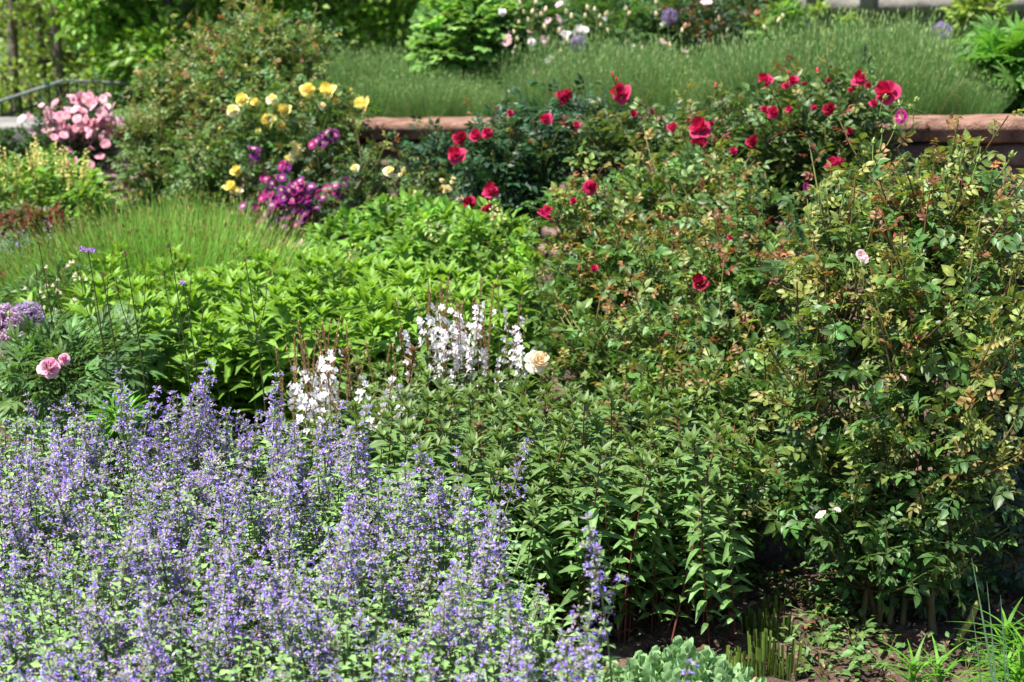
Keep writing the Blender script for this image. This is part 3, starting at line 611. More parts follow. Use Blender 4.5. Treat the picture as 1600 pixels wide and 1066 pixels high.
rose_bush('shrub_rose', 'tall coppery-tipped rose without flowers beside the pink-flowered rose', 'rose bush', 270, 10.0,
  [(250, 190, 10.0, 75, 75, .35), (300, 240, 9.8, 90, 80, .35), (230, 270, 9.8, 60, 60, .3), (330, 130, 10.1, 80, 75, .35), (255, 130, 10.1, 40, 35, .2), (360, 60, 10.3, 60, 45, .3)], 400, PAL_LEFT, .085, .034, .26, far=True, ncanes=9, fill=800, tipfrac=.9,
  buds=[('yellow_bud', x, y, 6, 9.5) for x, y in [(205, 310), (220, 305), (232, 328), (270, 315), (190, 295)]])
pk = []
for _ in range(95):
    a = U(0, 6.28); q = U() ** .5; pk.append(('pale_pink' if U() < .4 else 'pink_rose', 125 + 58 * q * math.cos(a), 188 + 38 * q * math.sin(a), U(12, 18), 10.75 - .25 * (1 - q)))
pk += [('pale_pink', *b, 10.6) for b in [(35, 186, 16), (46, 182, 12), (190, 192, 15), (162, 155, 14), (168, 150, 10), (50, 208, 12), (178, 165, 11), (65, 165, 9)]] + [('pink_rose', *b, 10.5) for b in [(107, 234, 13), (103, 252, 14), (117, 253, 16), (156, 245, 14), (142, 258, 14), (136, 270, 14), (165, 225, 14), (144, 232, 10), (85, 215, 12), (200, 206, 10), (140, 210, 14), (100, 212, 14)]]
rose_bush('shrub_rose', 'rose bush smothered in pink blooms near the end of the railing', 'rose bush', 120, 10.9,
  [(120, 195, 10.9, 62, 42, .3), (130, 240, 10.8, 55, 32, .25)], 110, ((.035, .075, .028), (.06, .11, .03), PAL_MID[2]), .08, .034, .1, far=True, ncanes=6, fill=350, tipfrac=.3, blooms=pk)
pb = [(495, 222), (503, 213), (512, 208), (520, 216), (524, 211), (488, 226), (507, 224), (395, 233), (398, 246), (391, 255), (402, 238), (447, 263), (441, 259), (414, 280), (405, 305), (420, 302), (440, 297), (445, 310), (452, 298), (470, 290), (480, 320), (465, 325), (482, 340), (425, 330), (430, 345), (415, 335), (440, 355), (460, 288), (510, 295), (525, 290), (540, 285), (515, 300), (530, 305), (546, 296), (472, 345), (477, 360), (492, 362), (415, 318), (437, 322), (455, 340), (400, 325), (560, 283), (478, 312), (450, 325), (432, 310), (460, 310), (468, 335), (445, 340), (425, 350), (487, 330), (500, 305), (475, 300), (410, 345), (552, 290), (455, 352)]
rose_bush('rambler_rose', 'rambling rose covered in small purple and magenta blooms below the yellow rose', 'rose bush', 460, 9.0,
  [(450, 320, 9.0, 62, 45, .25), (530, 285, 9.1, 45, 25, .2), (500, 230, 9.2, 30, 25, .15), (400, 245, 9.2, 22, 25, .15)], 110, ((.04, .085, .03), (.08, .13, .04), PAL_MID[2]), .07, .032, .1, far=True, ncanes=6, fill=200, tipfrac=.3,
  blooms=[('magenta_rose' if U() < .33 else 'purple_rose', x, y, U(13, 18), 8.55) for x, y in pb] + [('purple_rose' if U() < .7 else 'magenta_rose', 450 + rng.normal(0, 30), 322 + rng.normal(0, 22), U(11, 16), 8.5) for _ in range(46)] + [('pale_pink', 470, 381, 14, 8.3), ('pale_pink', 485, 382, 16, 8.3), ('pink_rose', 478, 386, 12, 8.3), ('cream_rose', 455, 384, 14, 8.3), ('pink_rose', 425, 312, 13, 8.6)])

# ---------------------------------------------------------------- generic leafy mound (herbaceous bushes): stems radiating from a base, small simple leaves
def mound(name, label, cat, bpx, D, ells, nleaf, lsize, W, c, c2=None, mat='soft', group=None, bz=0., tmplt=None, upb=.5, shoots=26, jits=.22, clump=True):
    base = np.array([(bpx - 800) / FPX * D, D, bz]); root = thing(name, label, cat, base, group)
    Ws = [ell_world(e) for e in ells]; vol = np.array([r[0] * r[2] for _, r in Ws]); vol = vol / vol.sum(); g = Geo()
    lt = tmplt or leaf(W, 3, .25, .35, .42, wave=.1); c2 = c if c2 is None else c2
    for (c_, r), f in zip(Ws, vol):
        for k in range(max(3, int(shoots * f))):
            d = nrm(rng.normal(0, 1, 3)); t = c_ + r * d * U(.4, .9); t[2] = max(t[2], bz + .05); tube(g, bez(base + [U(-.05, .05), U(-.05, .05), 0], (base + t) / 2 + [0, 0, U(.0, .1)], t, 6), .0022, np.asarray(c) * [1.3, .9, .7], 3)
        n = int(nleaf * f)
        if clump:
            nc = max(6, n // 26); d = nrm(rng.normal(0, 1, (nc, 3))); cc = c_ + d * r * (U(.15, 1, (nc, 1)) ** .4); pk = rng.integers(nc, size=n); pos = cc[pk] + rng.normal(0, 1, (n, 3)) * r.min() * .13; sh = rng.normal(1, .16, (nc, 1))[pk].clip(.6, 1.5)
            dd = nrm(pos - cc[pk] + d[pk] * .03)
        else:
            d = nrm(rng.normal(0, 1, (n, 3))); pos = c_ + d * r * (U(.1, 1, (n, 1)) ** .4); sh = 1.; dd = d
        pos[:, 2] = np.maximum(pos[:, 2], bz + .02)
        dr = nrm(dd + rng.normal(0, .5, (n, 3)) * np.array([1, 1, .5])); up = nrm(np.array([0, 0, 1.]) + rng.normal(0, .45, (n, 3)))
        k = U(0, 1, (n, 1)); cl = jit(np.asarray(c) * k + np.asarray(c2) * (1 - k), n, jits, .06) * sh
        g.inst(lt, frames(dr, up), pos, lsize * U(.7, 1.2, n), cl)
    g.shift(-base); obj('foliage', mesh('foliage', g, M[mat]), root); return root, base
def raceme(seed, H, c, fs, n, rad, cs=(.15, .2, .06), full=.5):
    r = np.random.default_rng(seed); g = Geo(); tube(g, bez(np.zeros(3), np.array([0, 0, H * .5]), np.array([r.uniform(-.03, .03), r.uniform(-.03, .03), H]), 6), .0022, cs, 4); p = leaf(.7, 2, .5, .5, .5)
    for i in range(n):
        z = H * (1 - full * i / n); a = r.uniform(0, 6.28); d = np.array([[math.cos(a), math.sin(a), r.uniform(-.1, .6)]]); s = fs * (.5 + .6 * i / n)
        for k in range(2): g.inst(p, frames(d + r.normal(0, .5, (1, 3)), r.normal(0, 1, (1, 3))), np.array([[math.cos(a) * rad, math.sin(a) * rad, z]]), s, np.asarray(c) * r.uniform(.8, 1.1))
    return mesh('flower_spike', g, M['petal'])
mroot, mb = mound('baptisia_plant', 'leafy bush topped with pale yellow flower spikes below the pink rose', 'perennial', 70, 8.9, [(60, 300, 8.9, 95, 50, .4), (120, 320, 8.8, 60, 35, .3)], 3600, .045, .5, (.12, .25, .04), (.16, .28, .05))
YR = [raceme(i, .30, (.80, .76, .28), .020, 34, .009) for i in range(4)]
for px, py in [(5, 235), (12, 260), (22, 250), (42, 225), (48, 240), (62, 235), (68, 218), (75, 245), (88, 235), (95, 228), (102, 262), (118, 262), (125, 240), (135, 285), (155, 290), (30, 275), (60, 270), (80, 280), (15, 300), (145, 300), (45, 290), (125, 305)]:
    p = P(px, py, 8.8 + U(-.15, .15)) - mb; obj('flower_spike', YR[rng.integers(4)], mroot, (p[0], p[1], p[2] - .28), (U(-.15, .15), U(-.15, .15), U(0, 6)))
mroot, mb = mound('baptisia_plant', 'wide bright green bush dotted with tiny yellow blooms in front of the wall', 'perennial', 680, 7.4, [(640, 385, 7.4, 130, 60, .45), (760, 385, 7.3, 75, 55, .35), (560, 385, 7.5, 80, 45, .35), (660, 350, 7.6, 90, 35, .3)], 5200, .050, .5, (.11, .25, .035), (.17, .31, .05))
YS = [raceme(10 + i, .16, (.85, .82, .42), .016, 10, .008) for i in range(3)]
for _ in range(15):
    p = P(U(540, 800), U(325, 405), 7.1) - mb; obj('flower_spike', YS[rng.integers(3)], mroot, (p[0], p[1], p[2] - .13), (U(-.3, .3), U(-.3, .3), U(0, 6)))

# red and blue border flowers at the far left
r_, b_ = mound('red_perennial', 'small reddish-leaved perennial with dusky red flower heads under the yellow spikes', 'perennial', 45, 8.2, [(45, 355, 8.2, 60, 28, .25)], 1000, .04, .4, (.13, .09, .045), (.09, .15, .045))
RR = [raceme(20 + i, .2, (.32, .06, .055), .020, 26, .01) for i in range(3)]
for px, py in [(42, 328), (55, 335), (90, 322), (83, 330), (92, 335), (60, 345), (20, 335), (70, 350), (35, 350), (5, 340)]:
    p = P(px, py, 8.1) - b_; obj('flower_head', RR[rng.integers(3)], r_, (p[0], p[1], p[2] - .18), (0, 0, U(0, 6)))
r_, b_ = mound('salvia_plant', 'salvia with pale blue-violet spikes at the left edge', 'perennial', 18, 7.3, [(15, 405, 7.3, 40, 25, .2)], 600, .035, .4, (.1, .2, .05))
BB = [raceme(30 + i, .25, (.36, .38, .66), .014, 26, .008, full=.7) for i in range(3)]
for px, py in [(5, 370), (13, 378), (22, 372), (30, 365), (38, 360), (8, 392), (20, 396), (75, 350), (2, 385)]:
    p = P(px, py, 7.2) - b_; obj('flower_spike', BB[rng.integers(3)], r_, (p[0], p[1], p[2] - .24), (0, 0, U(0, 6)))

# ---------------------------------------------------------------- white gaura and faded spikes
def gaura(seed, H, white=True):
    r = np.random.default_rng(seed); g = Geo(); pts = bez(np.zeros(3), np.array([0, 0, H * .6]), np.array([r.uniform(-.08, .08), r.uniform(-.05, .05), H]), 8); tube(g, pts, np.linspace(.0022, .0012, 8), (.22, .16, .08), 4); tube(g, [(0, 0, -.32), (.01, 0, -.15), (0, 0, 0.01)], .0023, (.16, .18, .07), 4)
    bd = leaf(.3, 2, -.3, 0, .5)
    for i in range(16):
        f = .72 + .28 * i / 15; c = np.array([np.interp(f, np.linspace(0, 1, 8), pts[:, k]) for k in range(3)]); a = i * 2.4; g.inst(bd, frames(np.array([[math.cos(a) * .4, math.sin(a) * .4, 1]]), np.array([[math.cos(a), math.sin(a), 0.]])), c[None], .014, (.42, .22, .16))
    lf = leaf(.2, 3, .2, .3, .4)
    for i in range(10):
        f = .08 + .05 * i; c = np.array([np.interp(f, np.linspace(0, 1, 8), pts[:, k]) for k in range(3)]); a = i * 2.4; g.inst(lf, frames(np.array([[math.cos(a), math.sin(a), .5]]), np.array([[0, 0, 1.]])), c[None], .06, (.08, .15, .05))
    fl = Geo(); pt = leaf(.55, 3, .2, .2, .62)
    for i in range(10):
        f = .54 + .24 * i / 9 + r.uniform(-.02, .02) + r.uniform(-.01, .01); c = np.array([np.interp(f, np.linspace(0, 1, 8), pts[:, k]) for k in range(3)]); a = r.uniform(-3.14, 3.14); o = np.array([math.cos(a), math.sin(a), .35]); cc = c + o * .020; x = nrm(np.cross(o, [0, 0, 1.])); y = np.cross(x, o)
        for b in (.35, 1.2, 1.95, 2.8): g_ = (math.cos(b) * x + math.sin(b) * y + o * .35); fl.inst(pt, frames(g_[None], o[None] + r.normal(0, .2, (1, 3))), cc[None], r.uniform(.014, .020), np.array([.90, .89, .90]) * r.uniform(.93, 1.08))
        for b in (3.9, 4.5): g_ = (math.cos(b) * x + math.sin(b) * y) + o * .8; fl.inst(bd, frames(g_[None], o[None]), cc[None], .016, (.7, .6, .6))
    return mesh('flower_stem', g, M['herb']), mesh('blossom', fl, M['petal'])
GA = [gaura(i, .62) for i in range(5)]
for lab, ctr, D, lst in [('white gaura with a dense cluster of butterfly-like flowers between phlox and roses', 735, 5.45, [(675, 518), (684, 545), (700, 535), (712, 522), (720, 545), (727, 520), (735, 510), (745, 535), (735, 570), (742, 600), (748, 495), (725, 585), (700, 560), (755, 530), (715, 560), (730, 548), (742, 555), (690, 525), (722, 535), (738, 585), (738, 530), (712, 548), (740, 612), (770, 520), (775, 515)]),
                         ('white gaura with a few loose flowers just left of the cream rose bloom', 795, 5.4, [(795, 560), (790, 585), (800, 590), (775, 600), (778, 635), (783, 575), (650, 555), (652, 575), (768, 615)]),
                         ('low white gaura behind the catmint at the foot of the faded spikes', 490, 4.75, [(443, 612), (448, 622), (488, 620), (500, 635), (515, 618), (525, 632), (510, 655), (485, 635), (560, 645), (575, 640), (612, 650), (625, 640), (520, 645), (495, 625), (650, 640)])]:
    base = np.array([(ctr - 800) / FPX * D, D, 0]); root = thing('gaura_plant', lab, 'gaura', base)
    for px, py in lst:
        d = D + U(-.1, .1); p = P(px, py, d) - base; m = GA[rng.integers(5)]; s_ = (p[2]) / (.64 * .62) ; k = .85; z = p[2] - .64 * .62 * k
        o = obj('flower_stem', m[0], root, (p[0], p[1], z), (U(-.22, .22), U(-.22, .22), U(0, 6.2)), k * U(.85, 1.05)); obj('blossom', m[1], o)
def seedspike(seed, H=.5, c=(.30, .22, .12)):
    r = np.random.default_rng(seed); g = Geo(); pts = bez(np.zeros(3), np.array([0, 0, H * .6]), np.array([r.uniform(-.04, .04), r.uniform(-.03, .03), H]), 8); tube(g, pts, .0018, c, 4); tube(g, [(0, 0, -.2), (0, 0, 0.01)], .0019, (.14, .17, .06), 4); b = leaf(.45, 2, -.4, 0, .5)
    for i in range(60):
        f = .5 + .5 * i / 59; cc = np.array([np.interp(f, np.linspace(0, 1, 8), pts[:, k]) for k in range(3)]); a = i * 2.4 + r.uniform(-.3, .3); g.inst(b, frames(np.array([[math.cos(a) * .55, math.sin(a) * .55, 1]]), np.array([[math.cos(a), math.sin(a), 0.]])), cc[None], .013 * (1.15 - .5 * (f - .5)), np.asarray(c) * r.uniform(.7, 1.4) * (1.1, 1, .9))
    return mesh('seed_spike', g, M['herb'])
SS = [seedspike(i) for i in range(5)]
for lab, ctr, D, lst in [('clump of faded pinkish-brown seed spikes between bright phlox and catmint', 505, 5.1, [(437, 545), (452, 590), (470, 525), (478, 505), (485, 545), (492, 530), (500, 560), (505, 528), (512, 520), (521, 506), (525, 545), (530, 560), (540, 550), (515, 570), (462, 560), (495, 580), (545, 590), (448, 570)]),
                         ('thin brown seed spikes rising behind the dense white gaura', 700, 5.65, [(661, 450), (665, 465), (692, 430), (697, 445), (708, 480), (725, 492), (745, 480), (757, 440), (760, 470), (635, 510), (555, 510), (580, 540), (592, 535), (713, 470), (775, 490)])]:
    base = np.array([(ctr - 800) / FPX * D, D, 0]); root = thing('seed_spike_plant', lab, 'perennial', base)
    for px, py in lst:
        d = D + U(-.1, .1); p = P(px, py, d) - base; obj('seed_spike', SS[rng.integers(5)], root, (p[0], p[1], p[2] - .5), (U(-.06, .06), U(-.06, .06), U(0, 6.2)))

# tall dark shoots standing above the red-stemmed perennials
DK = [leafy_shoot(400 + i, .62, .05, .26, .022, (.06, .115, .04), (.11, .035, .028), (.15, .08, .04), .0035, up=.6) for i in range(4)]
DK2 = [leafy_shoot(410 + i, .62, .05, .26, .022, (.05, .09, .035), (.10, .03, .025), (.20, .07, .04), .003, up=.7) for i in range(2)]
for px, top, D in [(612, 545, 4.9), (558, 560, 4.8), (832, 590, 4.95), (1010, 610, 4.9), (905, 640, 4.85), (960, 625, 4.9), (1078, 640, 4.8), (760, 660, 4.6), (1040, 700, 4.5), (660, 670, 4.7), (930, 720, 4.45), (1120, 690, 4.7), (585, 620, 4.8), (985, 655, 4.7), (800, 700, 4.5), (700, 640, 4.7), (860, 655, 4.7)]:
    p = P(px, top, D); root = thing('tall_shoot', 'single dark red-stemmed shoot overtopping the red-stemmed perennials', 'perennial', (p[0], D, 0), 'tall dark shoots above the red-stemmed perennials'); m = DK[rng.integers(4)]
    s = obj('stem', m[0], root, (0, 0, 0), (U(-.05, .05), U(-.05, .05), U(0, 6)), p[2] / .62); obj('foliage', m[1], s)

# ---------------------------------------------------------------- left border: alliums, peony, sword leaves, verbena
def allium(px, py, dpx, D, c, label, bz=0., n=260):
    p = P(px, py, D); R0 = dpx / 2 * D / FPX; base = np.array([p[0] + U(-.03, .03), D, bz]); root = thing('allium', label, 'allium', base); g = Geo(); tube(g, bez(np.zeros(3), np.array([0, 0, (p[2] - bz) * .5]), p - base, 8), .004, (.12, .17, .07), 5); obj('stem', mesh('stem', g, M['wood']), root)
    h = Geo(); d = nrm(rng.normal(0, 1, (n, 3))); t = leaf(.12, 2, 0, 0, .5); h.inst(t, frames(d, rng.normal(0, 1, (n, 3))), np.zeros((n, 3)), R0 * .85, (.22, .16, .2)); pl = leaf(.4, 2, .2, .2, .5)
    for k in range(4): dd = nrm(d * .5 + rng.normal(0, 1, (n, 3))); h.inst(pl, frames(dd, d), d * R0 * U(.75, .95, (n, 1)), R0 * .22, jit(c, n, .15))
    obj('flower_head', mesh('flower_head', h, M['petal']), root, tuple(p - base))
cA = (.50, .34, .50)
allium(8, 505, 62, 5.3, cA, 'round dusty pink allium head cut by the left edge, upper of the pair touching')
allium(42, 497, 56, 5.4, (.42, .30, .52), 'round violet allium head at the left, right-hand one of its cluster')
allium(16, 545, 64, 5.2, (.46, .33, .42), 'lowest round dusty allium head at the left edge, above the sword leaves')
allium(1470, 52, 36, 9.8, (.42, .24, .66), 'purple allium head behind the lavender near the lattice screen', .8, 200)
allium(903, 68, 26, 10.9, (.46, .36, .60), 'purple allium head just below the white peony bloom', .75, 160)
allium(1046, 26, 26, 11.0, (.30, .22, .45), 'dark purple allium head among the peony buds', .72, 160)
def peony_leaf():
    g = Geo(); l = leaf(.3, 3, .25, .3, .4)
    for a, s, y in [(0, .5, .5), (-.5, .45, .42), (.5, .45, .42), (-1.1, .4, .3), (1.1, .4, .3)]: g.inst(l, frames(np.array([[math.sin(a), math.cos(a), U(-.2, .2)]]), np.array([[0, 0, 1.]])), np.array([[0, y, 0]]), s, (1, 1, 1))
    return tube(g, [(0, 0, 0), (0, .3, .02), (0, .5, 0)], .012, (1, .9, .8), 3).fin()
PL = peony_leaf()
r_, b_ = mound('peony_plant', 'dark green peony with two pink blooms beside the alliums', 'peony', 80, 5.0, [(85, 590, 5.0, 85, 55, .28), (150, 570, 5.3, 60, 55, .25), (60, 560, 5.4, 60, 50, .2)], 650, .10, .3, (.095, .19, .05), (.07, .15, .04), tmplt=PL, mat='herb', clump=False)
add_bloom(r_, b_, 'pink_peony', 76, 578, 36, 4.75, face=nrm(np.array([.3, -.5, .5]))); add_bloom(r_, b_, 'pink_peony', 101, 562, 19, 4.8); add_bud(r_, b_, 'green_bud', 14, 492, 9, 4.6)
for i, (px, D) in enumerate([(-10, 4.75), (25, 4.7), (60, 4.6), (5, 5.0)]):
    m = tuft('sw', 500 + i, 34, .06, .42, .022, (.05, .105, .05), (.07, .14, .06), spread=.35, bend=.1)
    root = thing('iris_plant', 'sheaf of upright sword-shaped leaves behind the catmint at the left', 'iris', ((px - 800) / FPX * D, D, 0), 'sword-leaved plants at the left'); obj('foliage', m, root)
for px, top, D, n_ in [(137, 390, 4.9, 3), (285, 440, 4.8, 1), (265, 385, 5.0, 1), (60, 378, 5.1, 1), (195, 395, 5.0, 1), (383, 405, 5.0, 1), (160, 430, 4.8, 0)]:
    p = P(px, top, D); H = p[2]; base = np.array([p[0] + .06, D, 0]); lab = {137: 'thin wiry verbena stem topped by three purple tufts above the phlox', 285: 'thin wiry verbena stem with one small purple tuft in front of the phlox', 265: 'wiry verbena stem with a brown bud at the height of the phlox tips', 60: 'wiry verbena stem leaning left with a dull red bud, nearest the left edge', 195: 'wiry verbena stem between the three-tufted one and the phlox', 383: 'straight dark verbena stem crossing the bright phlox leaves', 160: 'shorter branching verbena stem right of the tallest tufted stem'}[px]
    root = thing('verbena_plant', lab, 'verbena', base); g = Geo(); e = p - base; tube(g, bez(np.zeros(3), np.array([e[0] * .2, 0, H * .6]), e, 9), np.linspace(.003, .0013, 9), (.07, .09, .035), 4)
    for s in (-1, 1):
        q = e * .72; tip = q + np.array([s * U(.03, .05), U(-.02, .02), H * .2]); tube(g, bez(q, (q + tip) / 2 + [s * .015, 0, -.01], tip, 5), .0012, (.07, .09, .035), 4); g.inst(leaf(.2, 3), frames(np.array([[s, .2, .4]]), np.array([[0, 0, 1.]])), q[None], .05, (.07, .13, .04))
    obj('stem', mesh('stem', g, M['herb']), root)
    bc = (.46, .30, .62) if px in (137, 285) else (.16, .07, .06)
    for k in range(max(n_, 1)):
        h = Geo(); m = 40; d = nrm(rng.normal(0, 1, (m, 3)) * [1, 1, .6]); h.inst(leaf(.6, 2), frames(d, rng.normal(0, 1, (m, 3))), d * .003, .007 if px in (137, 285) else .004, jit(bc, m, .2)); obj('flower_head', mesh('flower_head', h, M['petal']), root, tuple(e + [(k - (n_ - 1) / 2) * .014 * (n_ > 1), 0, U(-.004, .004)]))
r_, b_ = mound('campion_plant', 'low plant with sparse tiny white flowers at the front of the feathery drift', 'perennial', 90, 6.4, [(90, 470, 6.4, 80, 45, .3)], 900, .05, .25, (.07, .15, .04), (.10, .19, .05))
for _ in range(26):
    p = P(90 + rng.normal(0, 35), 455 + rng.normal(0, 28), 6.1) - b_; g = Geo()
    obj('bloom', TP['white_rose'][0][0], r_, tuple(p), (U(-.8, .1), U(-.5, .5), 0), .016)
p = P(4, 433, 6.8); root = thing('poppy', 'single small red flower with yellow centre at the left edge', 'flower', (p[0], 6.8, 0)); add_bloom(root, np.array([p[0], 6.8, 0]), 'red_rose', 4, 433, 18, 6.8, stalk=False); g = Geo(); tube(g, [(0, 0, 0), (.01, 0, p[2] * .5), (0, 0, p[2])], .002, (.1, .15, .05), 4); obj('stem', mesh('stem', g, M['wood']), root)
root, b_ = mound('euphorbia_tuft', 'small vivid green tuft poking out at the back of the catmint', 'perennial', 188, 4.45, [(188, 655, 4.45, 24, 24, .06)], 260, .05, .16, (.10, .26, .02), clump=False)

# ---------------------------------------------------------------- sedum, lilies, cut stubs, litter at the front right
def sedum_rosette(seed):
    r = np.random.default_rng(seed); g = Geo(); tube(g, [(0, 0, -.24), (0, 0, 0), (0, 0, .012)], [.0035, .004, .003], (.2, .3, .14), 6)
    lf = leaf(.72, 5, .35, -.22, .62, tipw=.22, base=.35)
    for i in range(15):
        a = i * 2.4; f = i / 14; el = .25 + f * 2.0; d = np.array([[math.cos(a), math.sin(a), el]]); g.inst(lf, frames(d, np.array([[-math.cos(a) * el, -math.sin(a) * el, 1.]])), np.array([[0, 0, -.045 + .055 * f]]), .047 * (1 - .45 * f) * r.uniform(.9, 1.1), np.array([.24, .40, .18]) * r.uniform(.85, 1.15))
    return mesh('rosette', g, M['sedum'])
SR = [sedum_rosette(i) for i in range(5)]
c0 = P(1062, 1045, 3.45); base = np.array([c0[0], 3.45, 0]); root = thing('sedum_plant', 'blue-green succulent sedum mound at the bottom edge of the bed', 'sedum', base)
zt = P(1060, 1012, 3.5)[2]
for i in range(70):
    a = i * 2.4; q = (i / 70) ** .5 * .165; x, y = math.cos(a) * q, math.sin(a) * q
    obj('rosette', SR[rng.integers(5)], root, (x + U(-.008, .008), y, zt - .012 - 3.4 * q * q + U(-.008, .006)), (-y * 4.2 + U(-.15, .15), x * 4.2 + U(-.15, .15), U(0, 6.28)), U(.85, 1.1))
def lily(seed, H, LL, W=.09):
    r = np.random.default_rng(seed); g = Geo(); tube(g, bez(np.zeros(3), np.array([0, 0, H / 2]), np.array([r.uniform(-.02, .02), 0, H]), 7), .004, (.14, .26, .04), 5); tm = [blade(W * k, 5, k2) for k, k2 in [(1, .25), (.9, .55), (1.05, .8)]]; lv = Geo()
    for i in range(60):
        f = .2 + .8 * i / 59; a = i * 2.4; el = .15 + max(0, f - .55) * 3.2; d = np.array([[math.cos(a), math.sin(a), el]]); lv.inst(tm[r.integers(3)], frames(d, np.array([[-.3 * math.cos(a), -.3 * math.sin(a), 1]])), np.array([[0, 0, H * f]]), LL * (1.1 - .5 * max(0, f - .6)) * r.uniform(.8, 1.1), np.array([.10, .26, .022]) * r.uniform(.75, 1.3))
    return mesh('stem', g, M['wood']), mesh('foliage', lv, M['blade'])
LL = [lily(i, .24, .085) for i in range(3)]
def put_lily(lab, grp, lst, nm='lily_plant'):
    for px, py, D, s in lst:
        p = P(px, py, D); H = max(p[2] - .05, .1); m = LL[rng.integers(3)]; root = thing(nm, lab[0] if len(lab) == 1 else lab.pop(), 'lily', (p[0], D, 0), grp)
        o = obj('stem', m[0], root, (0, 0, 0), (U(-.1, .1), U(-.1, .1), U(0, 6)), (s, s, H / .24)); o.scale = (s, s, max(H / .24, .9)); o.location.z = H - .24 * o.scale[2]; obj('foliage', m[1], o)
put_lily(['narrow-leaved lily shoot with spiky whorled leaves, rightmost of the low pair', 'narrow-leaved lily shoot with spiky whorled leaves, left of the low pair'], None, [(1428, 1000, 3.8, 1.0), (1481, 1006, 3.8, 1.0)])
put_lily(['bushy lily shoot in the bright green sheaf at the right edge'], 'lily shoots of the sheaf at the right edge', [(1578, 950, 3.9, 1.25), (1600, 975, 3.8, 1.25), (1590, 1010, 3.75, 1.2), (1620, 955, 3.9, 1.3), (1562, 1005, 3.85, 1.1), (1610, 1030, 3.7, 1.2)])
g = Geo(); bl = blade(.014, 5, .22)
root = thing('grass_clump', 'few long grey-green grass blades crossing the lilies at the right', 'grass', G(1575, 1100))
for px, py, x2, y2 in [(1540, 905, 1600, 1080), (1535, 980, 1570, 1110), (1580, 960, 1600, 1100), (1560, 940, 1590, 1090), (1583, 1000, 1610, 1100)]:
    a, b = P(x2, y2, 3.5), P(px, py, 3.55); a[2] = 0; a[1] = 3.6; L_ = np.linalg.norm(b - a); g.inst(bl, frames((b - a)[None], np.array([[0, -1., .2]])), (a - np.array(root.location))[None], L_, (.12, .22, .12))
obj('foliage', mesh('foliage', g, M['blade']), root)
def stub(seed, h=.10, rad=.035, n=30):
    r = np.random.default_rng(seed); g = Geo(); bl_ = Geo(); t = np.linspace(0, 1, 3); v = []
    for a in t: v += [(-.045, a, .02), (0, a, -.012), (.045, a, .02)]
    bl_.add(v, [(0, 1, 4, 3), (1, 2, 5, 4), (3, 4, 7, 6), (4, 5, 8, 7)], [(0, .5)] * 9)
    for i in range(n): a = r.uniform(0, 6.28); q = r.uniform(.2, 1) * rad; d = np.array([[math.cos(a) * q * 3, math.sin(a) * q * 3, 1]]); g.inst(bl_, frames(d, np.array([[-math.cos(a), -math.sin(a), 0.]])), np.array([[math.cos(a) * q, math.sin(a) * q, -.01]]), h * r.uniform(.4, 1.1), np.array([.12, .19, .035]) * r.uniform(.5, 1.4))
    return mesh('foliage', g, M['herb'])
for i, (px, py, h) in enumerate([(1122, 1062, .10), (1158, 1068, .12), (1190, 1060, .15), (1180, 990, .09), (1218, 1000, .10), (1225, 1055, .12), (1275, 960, .07), (1205, 960, .08)]):
    root = thing('cut_iris_clump', 'clump of leaf bases cut short, standing on bare soil beside the sedum', 'iris', G(px, py), 'cut-back clumps on bare soil'); obj('foliage', stub(i, h * .78), root)
g = Geo(); n = 2600; lt = leaf(.5, 3, .6, .5, .4); pos = np.stack([U(.2, 1.9, n), U(3.6, 6.2, n), np.full(n, .012)], -1); pos[:, 2] += U(0, .02, n)
d = rng.normal(0, 1, (n, 3)) * [1, 1, .25]; pal = np.array([(.26, .16, .11), (.36, .22, .14), (.16, .10, .07), (.22, .09, .045), (.26, .20, .15), (.14, .16, .06)]); g.inst(lt, frames(d, np.array([0, 0, 1.]) + rng.normal(0, .4, (n, 3))), pos, U(.010, .030, n), pal[rng.integers(6, size=n)] * U(.6, 1.2, (n, 1)))
tag(obj('leaf_litter', mesh('leaf_litter', g, M['herb'])), 'dry brown leaves and fallen petals on the bare soil', 'leaf litter', kind='stuff')
g = Geo(); n = 1500; cl = lathe([(.02, -.4), (.5, -.2), (.55, .1), (.3, .4), (.02, .5)], 6); pos = np.stack([U(.2, 1.9, n), U(3.7, 5.6, n), np.full(n, .0)], -1)
g.inst(cl, frames(rng.normal(0, 1, (n, 3)), rng.normal(0, 1, (n, 3))), pos, U(.006, .03, n) * U(.6, 1, n), (1, 1, 1)); tag(obj('soil_crumbs', mesh('soil_crumbs', g, M['soil'])), 'crumbly clods of brown soil', 'soil', kind='stuff')
for px, py, L_, a, tilt in [(1535, 972, .11, 1.2, .9), (1560, 1040, .2, .6, .5)]:
    p = P(px, py, 4.3); root = thing('pruned_stump', 'yellow-green pruned cane stub, ' + ('upright one near the lilies' if px < 1550 else 'slanting one low beside the lily pair'), 'stump', (p[0] - .06, 4.3, 0)); g = Geo(); tube(g, [(0, 0, -.02), (.01, 0, p[2] * .5), (.03, 0, p[2]), (.05, .01, p[2] + .05)], [.009, .009, .009, .007], (.26, .27, .07), 8); obj('cane', mesh('cane', g, M['wood']), root)

